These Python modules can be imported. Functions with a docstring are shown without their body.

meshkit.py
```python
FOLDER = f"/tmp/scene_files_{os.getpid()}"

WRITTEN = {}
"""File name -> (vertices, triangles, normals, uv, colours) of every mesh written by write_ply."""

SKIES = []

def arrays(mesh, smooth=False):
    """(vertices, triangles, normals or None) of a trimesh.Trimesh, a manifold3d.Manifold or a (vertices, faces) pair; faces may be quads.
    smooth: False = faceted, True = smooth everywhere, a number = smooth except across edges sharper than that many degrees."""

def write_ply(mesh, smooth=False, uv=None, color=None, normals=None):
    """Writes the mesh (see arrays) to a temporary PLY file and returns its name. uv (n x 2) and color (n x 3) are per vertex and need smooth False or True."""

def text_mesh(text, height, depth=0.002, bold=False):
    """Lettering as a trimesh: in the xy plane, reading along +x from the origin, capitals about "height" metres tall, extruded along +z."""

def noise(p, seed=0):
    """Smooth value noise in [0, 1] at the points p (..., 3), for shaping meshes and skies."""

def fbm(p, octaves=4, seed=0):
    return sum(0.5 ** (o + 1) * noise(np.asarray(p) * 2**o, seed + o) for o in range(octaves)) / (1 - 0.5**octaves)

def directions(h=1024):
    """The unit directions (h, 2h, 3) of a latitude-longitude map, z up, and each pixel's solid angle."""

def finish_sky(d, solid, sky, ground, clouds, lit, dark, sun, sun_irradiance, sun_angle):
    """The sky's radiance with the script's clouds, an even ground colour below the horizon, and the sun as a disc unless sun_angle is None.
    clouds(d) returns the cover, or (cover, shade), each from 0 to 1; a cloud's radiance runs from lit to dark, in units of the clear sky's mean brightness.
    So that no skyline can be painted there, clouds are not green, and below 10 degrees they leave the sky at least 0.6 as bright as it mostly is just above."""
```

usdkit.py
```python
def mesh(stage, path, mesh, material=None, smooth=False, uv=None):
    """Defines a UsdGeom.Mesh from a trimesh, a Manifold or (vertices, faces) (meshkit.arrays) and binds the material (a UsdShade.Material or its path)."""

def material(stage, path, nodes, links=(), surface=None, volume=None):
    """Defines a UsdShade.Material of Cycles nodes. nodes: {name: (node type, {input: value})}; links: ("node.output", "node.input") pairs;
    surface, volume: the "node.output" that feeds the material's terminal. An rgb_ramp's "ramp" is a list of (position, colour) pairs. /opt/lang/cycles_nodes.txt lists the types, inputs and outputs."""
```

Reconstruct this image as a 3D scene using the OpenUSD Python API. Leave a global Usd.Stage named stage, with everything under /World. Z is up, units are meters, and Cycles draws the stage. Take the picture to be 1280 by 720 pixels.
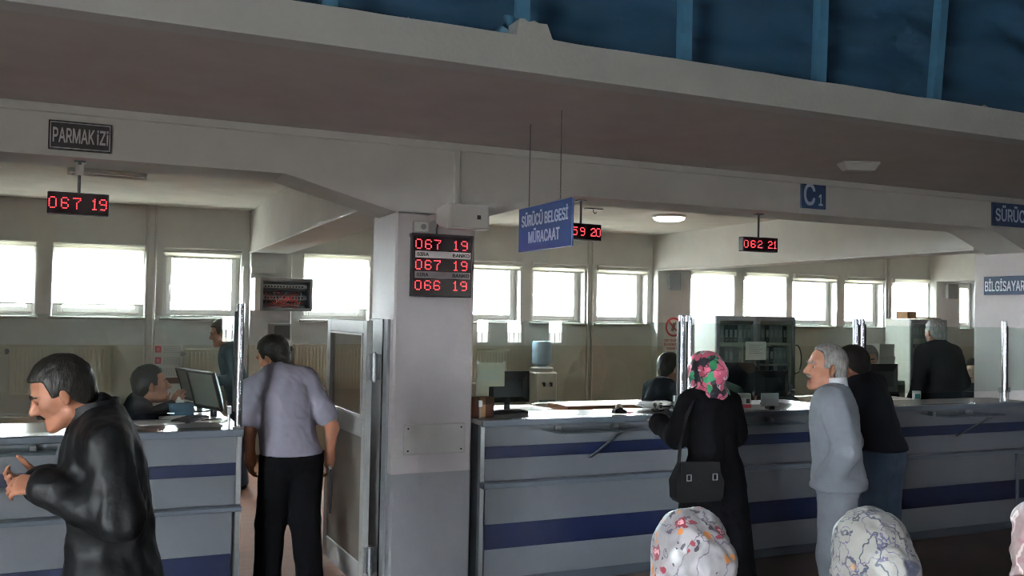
import math, random
import numpy as np, trimesh, manifold3d, usdkit, meshkit
from scipy.spatial import ConvexHull
from pxr import Usd, UsdGeom, UsdLux, UsdShade, Gf, Sdf

random.seed(7)
RNG = np.random.default_rng(7)
stage = Usd.Stage.CreateInMemory()
UsdGeom.SetStageUpAxis(stage, UsdGeom.Tokens.z)
UsdGeom.SetStageMetersPerUnit(stage, 1.0)
WORLD = UsdGeom.Xform.Define(stage, '/World')
UsdGeom.Scope.Define(stage, '/World/Looks')

# ------------------------------------------------------------------ camera, sky, sun, exposure
FOCAL_PX, YAW, PITCH, ROLL, EYE = 1121.14, 23.794, 1.5865, 1.0278, 1.80
EXPOSURE = 0.0
SKY_STRENGTH, SUN_STRENGTH = 50.0, 160.0
SUN_DIR = np.array([0.55, -0.72, -0.50])            # the way its light travels


def camera():
    y, p, r = np.radians([YAW, PITCH, ROLL])
    f = np.array([math.sin(y) * math.cos(p), math.cos(y) * math.cos(p), math.sin(p)])
    rt = np.array([math.cos(y), -math.sin(y), 0]); up = np.cross(rt, f)
    rt, up = math.cos(r) * rt + math.sin(r) * up, -math.sin(r) * rt + math.cos(r) * up
    c = UsdGeom.Camera.Define(stage, '/World/camera')
    m = np.eye(4); m[0, :3], m[1, :3], m[2, :3], m[3, :3] = rt, up, -f, (0, 0, EYE)
    c.AddTransformOp().Set(Gf.Matrix4d(*m.ravel().tolist()))
    c.CreateHorizontalApertureAttr(36.0); c.CreateVerticalApertureAttr(20.25)
    c.CreateFocalLengthAttr(36.0 * FOCAL_PX / 1280)
    c.CreateClippingRangeAttr(Gf.Vec2f(0.05, 500)); c.CreateExposureAttr(EXPOSURE)


camera()
dome = UsdLux.DomeLight.Define(stage, '/World/sky')
dome.CreateIntensityAttr(SKY_STRENGTH); dome.CreateColorAttr(Gf.Vec3f(0.86, 0.94, 1.0))
sun = UsdLux.DistantLight.Define(stage, '/World/sun')
sun.CreateIntensityAttr(SUN_STRENGTH); sun.CreateAngleAttr(0.6); sun.CreateColorAttr(Gf.Vec3f(1.0, 0.95, 0.86))


def aim(x, d):
    d = np.asarray(d, float) / np.linalg.norm(d); z = -d
    a = np.cross([0, 0, 1.0], z); a /= np.linalg.norm(a); b = np.cross(z, a)
    m = np.eye(4); m[0, :3], m[1, :3], m[2, :3] = a, b, z
    x.AddTransformOp().Set(Gf.Matrix4d(*m.ravel().tolist()))


aim(sun, SUN_DIR)

# ------------------------------------------------------------------ prims
USED = {}


def numbered(parent, name):
    k = USED.get((parent, name), -1) + 1
    USED[(parent, name)] = k
    return f'{parent}/{name}' + (f'_{k:03d}' if k else '')


def keys(path, **kw):
    p = stage.GetPrimAtPath(path)
    for k, v in kw.items():
        if v:
            p.SetCustomDataByKey(k, v)


def thing(name, label, cat, group=None, loc=(0, 0, 0), rz=0.0, kind=None, rx=0.0, sc=1.0):
    path = numbered('/World', name)
    x = UsdGeom.Xform.Define(stage, path)
    x.AddTranslateOp().Set(Gf.Vec3d(*map(float, loc)))
    x.AddRotateZOp().Set(float(rz))
    if rx:
        x.AddRotateXOp().Set(float(rx))
    if sc != 1:
        x.AddScaleOp().Set(Gf.Vec3f(sc, sc, sc))
    keys(path, label=label, category=cat, group=group, kind=kind)
    return path


def part(parent, name, mesh, mat, smooth=30, label=None, kind=None):
    path = numbered(parent, name)
    usdkit.mesh(stage, path, mesh, LOOK(mat), smooth=smooth)
    keys(path, label=label, kind=kind)
    return path


def solo(name, label, cat, mesh, mat, smooth=30, group=None):
    path = part('/World', name, mesh, mat, smooth)
    keys(path, label=label, category=cat, group=group)
    return path


def struct(name, mesh=None, mat=None, parent='/World', smooth=False):
    path = numbered(parent, name)
    if mesh is None:
        UsdGeom.Xform.Define(stage, path)
    else:
        usdkit.mesh(stage, path, mesh, LOOK(mat), smooth=smooth)
    if parent == '/World':
        keys(path, kind='structure')
    return path


def clone(src, label, loc, rz=0.0, group=None):
    was = stage.GetPrimAtPath(src)
    d = was.GetCustomData()
    p = thing(src.split('/')[-1].rstrip('0123456789').rstrip('_'), label, d['category'], group or d.get('group'), loc, rz)
    x = stage.GetPrimAtPath(p)
    x.GetReferences().AddInternalReference(src); x.SetInstanceable(True)
    return p


# ------------------------------------------------------------------ mesh helpers
def cbox(x0, x1, y0, y1, z0, z1, b=0.004):
    """a box with chamfered edges"""
    lo, hi = np.minimum([x0, y0, z0], [x1, y1, z1]), np.maximum([x0, y0, z0], [x1, y1, z1])
    b = min(b, 0.3 * (hi - lo).min())
    if b <= 0:
        m = trimesh.creation.box(extents=hi - lo); m.apply_translation((lo + hi) / 2); return m
    pts = []
    for s in np.ndindex(2, 2, 2):
        c = np.where(s, hi, lo); sg = np.where(s, -1, 1) * b
        for k in range(3):
            q = c + sg; q[k] = c[k]; pts.append(q)
    return hull(pts)


def hull(pts):
    m = manifold3d.Manifold.hull_points(np.asarray(pts, float))
    me = m.to_mesh()
    return trimesh.Trimesh(me.vert_properties[:, :3], me.tri_verts, process=False)


def cat(*ms):
    out = []
    for m in ms:
        out += m if isinstance(m, (list, tuple)) else [m]
    return trimesh.util.concatenate(out)


def rod(a, b, r, r2=None, n=14):
    """cylinder or cone frustum between two points"""
    a, b = np.asarray(a, float), np.asarray(b, float); r2 = r if r2 is None else r2
    d = (b - a) / np.linalg.norm(b - a)
    u = np.cross(d, [0, 0, 1.0] if abs(d[2]) < .9 else [1.0, 0, 0]); u /= np.linalg.norm(u); w = np.cross(d, u)
    t = np.arange(n) * 2 * np.pi / n
    ring = np.cos(t)[:, None] * u + np.sin(t)[:, None] * w
    return hull(np.vstack([a + r * ring, b + r2 * ring]))


def tube(pts, r, n=8):
    p = np.asarray(pts, float)
    t = np.gradient(p, axis=0); t /= np.linalg.norm(t, axis=1, keepdims=True) + 1e-12
    a = np.cross(t, np.where(np.abs(t[:, 2:]) < .9, [0, 0, 1.0], [1.0, 0, 0])); a /= np.linalg.norm(a, axis=1, keepdims=True) + 1e-12
    b = np.cross(t, a); g = np.arange(n) * 2 * np.pi / n
    v = (p[:, None] + r * (np.cos(g)[None, :, None] * a[:, None] + np.sin(g)[None, :, None] * b[:, None])).reshape(-1, 3)
    f = []
    for i in range(len(p) - 1):
        for j in range(n):
            k = (j + 1) % n
            f += [[i * n + j, i * n + k, (i + 1) * n + k], [i * n + j, (i + 1) * n + k, (i + 1) * n + j]]
    for j in range(1, n - 1):
        f += [[0, j + 1, j], [(len(p) - 1) * n, (len(p) - 1) * n + j, (len(p) - 1) * n + j + 1]]
    m = trimesh.Trimesh(v, f, process=False); m.invert() if m.volume < 0 else None
    return m


def lathe(prof, n=28, center=(0, 0, 0)):
    m = trimesh.creation.revolve(np.asarray(prof, float), sections=n); m.apply_translation(center)
    if m.volume < 0:
        m.invert()
    return m


def extrude_xz(poly, y0, y1):
    """polygon in (x, z) swept along y"""
    from shapely.geometry import Polygon
    m = trimesh.creation.extrude_polygon(Polygon(poly), abs(y1 - y0), engine='earcut')
    v = m.vertices
    out = trimesh.Trimesh(np.stack([v[:, 0], max(y0, y1) - v[:, 2], v[:, 1]], 1), m.faces, process=False)
    if out.volume < 0:
        out.invert()
    return out


def ell(c, r, sub=3):
    m = trimesh.creation.icosphere(subdivisions=sub); m.apply_scale(r); m.apply_translation(c); return m


def xf(m, rz=0, rx=0, ry=0, t=(0, 0, 0)):
    m = m.copy()
    for a, ax in ((rx, (1, 0, 0)), (ry, (0, 1, 0)), (rz, (0, 0, 1))):
        if a:
            m.apply_transform(trimesh.transformations.rotation_matrix(math.radians(a), ax))
    m.apply_translation(t); return m


def cut(m, *others):
    def mani(t):
        return manifold3d.Manifold(manifold3d.Mesh(np.asarray(t.vertices, np.float32), np.asarray(t.faces, np.uint32)))
    a = mani(m)
    for o in others:
        a = a - mani(o)
    me = a.to_mesh()
    return trimesh.Trimesh(me.vert_properties[:, :3], me.tri_verts, process=False)


def box(x0, x1, y0, y1, z0, z1):
    return cbox(x0, x1, y0, y1, z0, z1, 0)


def words(text, height, x=0, y=0, z=0, sx=1.0, depth=.002, bold=True, center=True):
    """lettering that stands in the xz plane and faces -y; x is its middle (or left end), z its baseline"""
    m = meshkit.text_mesh(text, height, depth, bold)
    v = m.vertices.copy(); v[:, 0] *= sx
    if center:
        v[:, 0] -= (v[:, 0].min() + v[:, 0].max()) / 2
    return trimesh.Trimesh(np.stack([v[:, 0] + x, y - v[:, 2], v[:, 1] + z], 1), m.faces, process=False)


# ------------------------------------------------------------------ materials
MADE = {}
RECIPES = {}


def lin(h):
    if not isinstance(h, str):
        return tuple(h)
    c = np.array([int(h[i:i + 2], 16) for i in (0, 2, 4)]) / 255
    return tuple(np.where(c <= .04045, c / 12.92, ((c + .055) / 1.055) ** 2.4))


def LOOK(name):
    if name not in MADE:
        MADE[name] = RECIPES[name]('/World/Looks/' + name)
    return MADE[name]


def paint(name, col, rough=.5, metal=0.0, vary=.06, scale=3.0, bump=0.0, bscale=60.0, spec=.5, stretch=(1, 1, 1), col2=None, detail=4, **more):
    """the everyday surface: a colour that wanders a little, with fine relief"""
    a = np.array(lin(col)); b = np.array(lin(col2)) if col2 else np.clip(a * (1 - 2.2 * vary), 0, 1); a2 = a if col2 else np.clip(a * (1 + vary), 0, 1)

    def make(path):
        n = {'g': ('texture_coordinate', {}), 'm': ('mapping', {'scale': tuple(map(float, stretch))}), 't': ('noise_texture', {'scale': scale, 'detail': float(detail), 'roughness': .6}),
             'r': ('rgb_ramp', {'ramp': [(.3, tuple(b)), (.7, tuple(a2))]}),
             'p': ('principled_bsdf', {'roughness': rough, 'metallic': metal, 'specular_ior_level': spec, **more})}
        l = [('g.object', 'm.vector'), ('m.vector', 't.vector'), ('t.fac', 'r.fac'), ('r.color', 'p.base_color')]
        if bump:
            n |= {'t2': ('noise_texture', {'scale': bscale, 'detail': 3.0}), 'b': ('bump', {'strength': bump, 'distance': .004})}
            l += [('m.vector', 't2.vector'), ('t2.fac', 'b.height'), ('b.normal', 'p.normal')]
        return usdkit.material(stage, path, n, l, surface='p.BSDF')
    RECIPES[name] = make


def glow(name, col, strength):
    RECIPES[name] = lambda path: usdkit.material(stage, path, {'e': ('emission', {'color': lin(col), 'strength': strength})}, surface='e.emission')


def pane(name, tint=(.93, .97, .95), ior=1.5, rough=0.0, extra=0.0):
    """see-through sheet: clear, with a mirror part that grows towards grazing angles (Schlick)"""
    f0 = ((ior - 1) / (ior + 1)) ** 2

    def make(path):
        n = {'t': ('transparent_bsdf', {'color': tint}), 'g': ('glossy_bsdf', {'color': (1, 1, 1), 'roughness': rough}), 'f': ('layer_weight', {'blend': .5}),
             'w': ('math', {'math_type': 'power', 'value2': 5.0}), 'k': ('math', {'math_type': 'multiply_add', 'value2': 1 - f0, 'value3': f0 + extra, 'use_clamp': True}), 'x': ('mix_closure', {})}
        return usdkit.material(stage, path, n, [('f.facing', 'w.value1'), ('w.value', 'k.value1'), ('k.value', 'x.fac'), ('t.BSDF', 'x.closure1'), ('g.BSDF', 'x.closure2')], surface='x.closure')
    RECIPES[name] = make


def two_tone(name, upper, lower, z, rough=.6, edge=.012, bump=.25, lower_rough=.4):
    """wall paint of two colours that meet at height z on a wavering line, with scuffs"""
    def make(path):
        n = {'g': ('geometry', {}), 's': ('separate_xyz', {}), 'w': ('noise_texture', {'scale': 5.0, 'detail': 3.0}), 'mw': ('math', {'math_type': 'multiply_add', 'value2': edge * 2, 'value3': -edge}),
             'ad': ('math', {'math_type': 'add'}), 'gt': ('map_range', {'from_min': z - .003, 'from_max': z + .003, 'clamp': True}),
             't': ('noise_texture', {'scale': 2.2, 'detail': 5.0, 'roughness': .65}),
             'ru': ('rgb_ramp', {'ramp': [(.3, tuple(np.array(lin(upper)) * .9)), (.7, lin(upper))]}), 'rl': ('rgb_ramp', {'ramp': [(.3, tuple(np.array(lin(lower)) * .86)), (.7, lin(lower))]}),
             'mx': ('mix', {}), 'mr': ('mix_float', {'a': lower_rough, 'b': rough}), 't2': ('noise_texture', {'scale': 70.0, 'detail': 3.0}), 'b': ('bump', {'strength': bump, 'distance': .004}), 'p': ('principled_bsdf', {})}
        l = [('g.position', 's.vector'), ('g.position', 'w.vector'), ('w.fac', 'mw.value1'), ('s.z', 'ad.value1'), ('mw.value', 'ad.value2'), ('ad.value', 'gt.value'), ('g.position', 't.vector'),
             ('t.fac', 'ru.fac'), ('t.fac', 'rl.fac'), ('gt.result', 'mx.fac'), ('rl.color', 'mx.color1'), ('ru.color', 'mx.color2'), ('mx.color', 'p.base_color'), ('gt.result', 'mr.fac'), ('mr.result', 'p.roughness'),
             ('g.position', 't2.vector'), ('t2.fac', 'b.height'), ('b.normal', 'p.normal')]
        return usdkit.material(stage, path, n, l, surface='p.BSDF')
    RECIPES[name] = make


paint('wall_white', 'DAD8D4', .7, bump=.2, vary=.03)
paint('ceiling_paint', 'D2CAC6', .8, bump=.15, vary=.04)
paint('office_ceiling', 'E0DDD4', .8, bump=.2, vary=.06, scale=2.0)
paint('fascia_paint', 'D4D5D3', .8, bump=.6, bscale=40, vary=.03)
two_tone('office_wall', 'E0E2DF', 'D6D1C2', 1.345, edge=.002)
two_tone('pillar_paint', 'CFC7C7', 'A2A2A6', .775, edge=.006)
paint('hall_wall', '7F7B76', .7, bump=.2, vary=.04)
paint('hall_roof', '49545E', .7, vary=.06)
paint('hall_floor', '6A5850', .45, vary=.15, scale=1.5, col2='544540')
paint('office_floor', '75492F', .65, vary=.1, scale=3, col2='633D27', stretch=(1, 8, 1), spec=.2)
paint('outside_ground', 'B9B4A8', .9)
paint('conduit_white', 'D8D6D2', .5, vary=.02)
paint('frame_white', 'E4E3DF', .35, vary=.02)
paint('sill_stone', 'B9B5AC', .4, vary=.08, scale=20)
paint('blue_steel', '41708F', .45, vary=.08, scale=6, bump=.1)
paint('blue_fabric', '17405C', .75, vary=.12, scale=2, stretch=(1, 1, 3))
paint('dark_steel', '2A2B2D', .4, vary=.04)
paint('black_plastic', '17181A', .4, vary=.05)
paint('led_case', '26222A', .4, vary=.05)
paint('led_face', '1C0F14', .25, vary=.03)
glow('led_red', (1.0, .05, .062), 3.6)
paint('label_white', 'F4F1EE', .5, vary=.05)
paint('label_grey', '8E888B', .5, vary=.05)
paint('ink_black', '1A1718', .6, vary=.02)
paint('sign_black', '17151A', .35, vary=.05)
paint('sign_silver', 'CFCECE', .4, vary=.03)
paint('sign_blue', '35518C', .35, vary=.04)
paint('sign_navy', '1F3558', .4, vary=.04)
paint('sign_text', 'D3D9E4', .45, vary=.02)
paint('speaker_white', 'C7C4BE', .5, vary=.04)
paint('speaker_grey', '8D8E8D', .6, vary=.04)
paint('aluminium', 'B7BABB', .32, metal=.85, vary=.04)
paint('brushed_steel', 'D5D6D8', .22, metal=1.0, vary=.04, stretch=(1, 30, 30), scale=8)
paint('door_grey', 'A9AAA8', .38, vary=.03)
paint('jamb_grey', '94969B', .45, vary=.03)
paint('door_panel', '6E675E', .4, vary=.04)
paint('counter_grey', '6A6E73', .42, vary=.03, bump=.08)
paint('counter_edge', '5E6670', .4, vary=.04)
paint('counter_dark', '454C54', .4, vary=.04)
paint('counter_blue', '182140', .4, vary=.05)
paint('counter_top', 'C9CBCE', .16, vary=.03)
paint('white_laminate', 'DADDE2', .3, vary=.02)
paint('beech', 'A98563', .5, vary=.12, scale=4, stretch=(1, 1, 9))
paint('brown_card', '6E4A3A', .8, vary=.08)
paint('kraft_card', 'A07C55', .8, vary=.06)
paint('paper', 'E6E6E2', .7, vary=.02)
paint('paper_cream', 'C9BFA8', .7, vary=.03)
paint('paper_grey', 'B9BCBC', .7, vary=.03)
paint('ink_red', 'B8404A', .6, vary=.03)
paint('ink_pink', 'C9808A', .6, vary=.03)
paint('radiator_cream', 'D6CFBB', .4, vary=.02)
paint('cabinet_cream', 'C9C8BC', .4, vary=.03)
paint('cabinet_shade', '83878A', .5, vary=.04)
paint('binder_dark', '3B4550', .5, vary=.1)
paint('binder_pale', '9BA3A6', .5, vary=.1)
paint('water_blue', 'BCD2E6', .15, vary=.04, transmission_weight=.25, ior=1.33)
paint('cooler_white', 'D4D2C8', .35, vary=.02)
paint('office_chair', '20242C', .7, vary=.08)
paint('teal_cloth', '2E6E68', .8, vary=.08)
paint('tissue_blue', '3A5F78', .6, vary=.06)
paint('cable_red', 'B84A44', .5, vary=.1)
paint('cable_pale', 'C8C0BC', .5, vary=.1)
paint('rubber_black', '121212', .6)
paint('zinc', '9FA3A5', .35, metal=.9, vary=.06)
glow('lamp_lit', (1.0, .98, .93), 14.0)
paint('lamp_white', 'D9D8D4', .5, vary=.02)
pane('window_glass', (.95, .97, .96))
pane('screen_glass', (.90, .945, .925), 1.52, .0, .015)
pane('shelf_glass', (.84, .92, .91), 1.5, .02, .0)
pane('door_glass', (.80, .80, .78), 1.5)


def blind_cloth(path):
    n = {'d': ('diffuse_bsdf', {'color': (.82, .82, .78)}), 't': ('translucent_bsdf', {'color': (.92, .90, .84)}), 'x': ('mix_closure', {'fac': .72})}
    return usdkit.material(stage, path, n, [('d.BSDF', 'x.closure1'), ('t.BSDF', 'x.closure2')], surface='x.closure')


RECIPES['blind_cloth'] = blind_cloth
# ================================================================== the setting
P = 5.45                                   # front face of pillars and lintel
XL, XR, YB, YF = -4.6, 16.6, 11.5, -5.96   # hall and office bounds; YF is the hall's far wall behind the viewer
HALL_H = 6.4
PILLARS = [(-4.2, -3.67), (1.60, 2.135), (7.42, 7.95), (13.2, 13.75)]
BS = 11.5 / 10.7                              # scale of what stands at the window wall
WIN = [(-1.64, -.78, 1), (-.63, .28, 1), (.47, 1.31, 0), (2.01, 2.82, 1), (3.02, 3.85, 1), (4.03, 4.84, 0), (5.0, 5.79, 0), (5.97, 6.78, 0),
       (7.5, 8.27, 1), (8.45, 9.24, 1), (9.36, 10.22, 0), (10.39, 11.19, 0), (11.38, 12.17, 1), (12.78, 13.36, 2), (13.6, 14.4, 0)]
WIN = [(a * BS, b * BS, k) for a, b, k in WIN]
WZ0, WZ1 = 1.666, 2.498
OC = 3.0                                     # office ceiling

struct('floor', box(XL, XR, YF, P + .02, -.1, 0), 'hall_floor')
struct('floor', box(XL, XR, P + .02, YB + .02, -.1, 0), 'office_floor')
struct('ground', cat(box(-60, 70, 11.0, 80, -.35, -.1), box(-60, 70, -70, -6.3, -.35, -.1), box(-60, XL - .3, -6.3, 11.0, -.35, -.1)), 'outside_ground')
wall = cut(box(XL, XR, YB, YB + .28, 0, 3.2), *[box(a, b, YB - .1, YB + .5, WZ0, WZ1) for a, b, k in WIN])
struct('wall_back', wall, 'office_wall')
struct('wall_left', cut(box(XL - .2, XL, YF, YB + .28, 0, HALL_H), *[box(XL - .5, XL + .2, y, y + .9, .02, 2.4) for y in (-3.1, -1.9)]), 'office_wall')
struct('wall_right', box(XR, XR + .2, P + .2, YB + .28, 0, HALL_H), 'office_wall')
struct('wall_right', box(XR, XR + .2, YF, P + .2, 0, HALL_H), 'hall_wall')
struct('ceiling', box(XL, XR, P + .3, YB + .28, OC, 3.2), 'office_ceiling')
# the slab over the public side: soffit brownish paint, front edge white
struct('ceiling', box(XL, XR, 3.70, P + .3, 2.89, 2.935), 'ceiling_paint')
SLAB_TOP = 3.052


def fascia():
    xs = np.sort(np.concatenate([np.linspace(XL, XR, 160), np.linspace(1.58, 1.84, 40)])); top = SLAB_TOP + .012 * (meshkit.fbm(np.stack([xs * 3, xs * 0, xs * 0], 1), 4) - .5)
    top += .072 * np.clip(np.minimum((xs - 1.615) / .012, (1.795 - xs) / .03), 0, 1) + .012 * (meshkit.noise(np.stack([xs * 40, xs * 0, xs * 0], 1)) - .5) * (np.abs(xs - 1.7) < .12)
    poly = [(XL, 2.888)] + [(XR, 2.888)] + list(zip(xs[::-1], top[::-1]))
    return extrude_xz(poly, 3.66, 3.78)


struct('fascia_beam', fascia(), 'fascia_paint')
struct('slab', box(XL, XR, 3.78, P + .3, 2.93, SLAB_TOP - .01), 'fascia_paint')


def lintel():
    """the beam along the pillar line, with a haunch on each side of every pillar"""
    pts = [(XL, 3.05), (XR, 3.05), (XR, 2.61)]
    for a, b in PILLARS[::-1]:
        hl = .60 if a < 5 else .42
        pts += [(b + .70, 2.61), (b + .62, 2.585), (b, 2.405), (a, 2.42), (a - hl, 2.585), (a - hl - .1, 2.61)]
    pts += [(XL, 2.61)]
    return extrude_xz(pts, P, P + .42)


def clean(poly):
    return poly


struct('front_beam', lintel(), 'wall_white')
struct('trim_1', cat(cbox(XL, XR, P - .022, P + .01, 2.842, 2.89, .004)), 'wall_white')
for a, b in PILLARS:
    struct('pillar', cbox(a, b, P, P + .55, 0, 2.44, .012), 'pillar_paint')
# cross beams that run back to the window wall, and the pilasters they land on
for a, b in ((-4.3, -3.85), (1.50, 1.95), (7.38, 7.93), (13.12, 13.65)):
    struct('cross_beam', cbox(a, b, P + .42, YB + .02, 2.485, 3.02, .008), 'wall_white')
    struct('pilaster', cbox(a, b + .05, YB - .15, YB + .02, 0, 2.5, .008), 'office_wall')
struct('trim_2', cat(cbox(1.475, 1.502, P + .5, YB - .1, 2.47, 2.495, .003), cbox(7.355, 7.382, P + .5, YB - .1, 2.463, 2.488, .003)), 'conduit_white')
# hall shell: wall with barred windows behind the viewer, high wall above the slab, roof with a long skylight
HW = [(1.72, 2.02), (6.62, 7.0), (7.33, 7.74), (8.28, 8.68)]
HZ0, HZ1 = 1.15, 1.72
front = cut(box(XL, XR, YF - .25, YF, 0, HALL_H), *[box(a, b, YF - .5, YF + .2, HZ0, HZ1) for a, b in HW])
struct('wall_front', front, 'hall_wall')
struct('wall_upper', box(XL, XR, 4.32, 4.52, SLAB_TOP - .02, HALL_H), 'wall_white')
SKYLIGHT = (-3.8, -2.4, -1.2, -.92)
struct('ceiling', cut(box(XL - .2, XR + .2, YF - .25, 4.52, HALL_H, HALL_H + .2), box(*SKYLIGHT, HALL_H - .3, HALL_H + .5)), 'hall_roof')


def hall_window(i, a, b):
    w = struct(f'window_{40 + i}')
    fr = .05
    part(w, 'frame', cat(cbox(a, a + fr, YF - .16, YF - .1, HZ0, HZ1), cbox(b - fr, b, YF - .16, YF - .1, HZ0, HZ1), cbox(a, b, YF - .16, YF - .1, HZ0, HZ0 + .04), cbox(a, b, YF - .16, YF - .1, HZ1 - .04, HZ1)), 'frame_white')
    for x in np.arange(a + .12, b - .05, .11):
        part(w, 'bar', rod((x, YF - .2, HZ0), (x, YF - .2, HZ1), .009, n=8), 'dark_steel')


for i, (a, b) in enumerate(HW):
    hall_window(i, a, b)

# ------------------------------------------------------------------ office windows
def office_window(i, a, b, state):
    w = struct(f'window_{i + 1}')
    y0, y1 = YB + .17, YB + .235
    f = .055
    part(w, 'frame', cat(cbox(a, a + f, y0, y1, WZ0, WZ1), cbox(b - f, b, y0, y1, WZ0, WZ1), cbox(a + f, b - f, y0, y1, WZ0, WZ0 + f), cbox(a + f, b - f, y0, y1, WZ1 - f, WZ1)), 'frame_white')
    s0, s1, g = a + f - .012, b - f + .012, .062
    part(w, 'sash', cat(cbox(s0, s0 + g, y0 - .03, y0 + .025, WZ0 + .045, WZ1 - .045, .008), cbox(s1 - g, s1, y0 - .03, y0 + .025, WZ0 + .045, WZ1 - .045, .008), cbox(s0 + g, s1 - g, y0 - .03, y0 + .025, WZ0 + .045, WZ0 + .045 + g, .008),
                        cbox(s0 + g, s1 - g, y0 - .03, y0 + .025, WZ1 - .045 - g, WZ1 - .045, .008)), 'frame_white')
    part(w, 'glass_pane', box(s0 + g - .01, s1 - g + .01, y0, y0 + .006, WZ0 + .1, WZ1 - .1), 'window_glass')
    part(w, 'handle', cat(cbox(s0 + .018, s0 + .044, y0 - .045, y0 - .03, 2.0, 2.07), cbox(s0 + .022, s0 + .04, y0 - .06, y0 - .045, 1.95, 2.05)), 'frame_white')
    part(w, 'sill', cbox(a - .03, b + .03, YB - .045, YB + .17, WZ0 - .028, WZ0 + .004, .005), 'sill_stone')
    if i in (2, 13):
        for x in np.arange(a + .1, b - .05, .12):
            part(w, 'bar', rod((x, YB + .26, WZ0), (x, YB + .26, WZ1), .005, n=8), 'zinc')


for i, (a, b, k) in enumerate(WIN):
    office_window(i, a, b, k)

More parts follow.
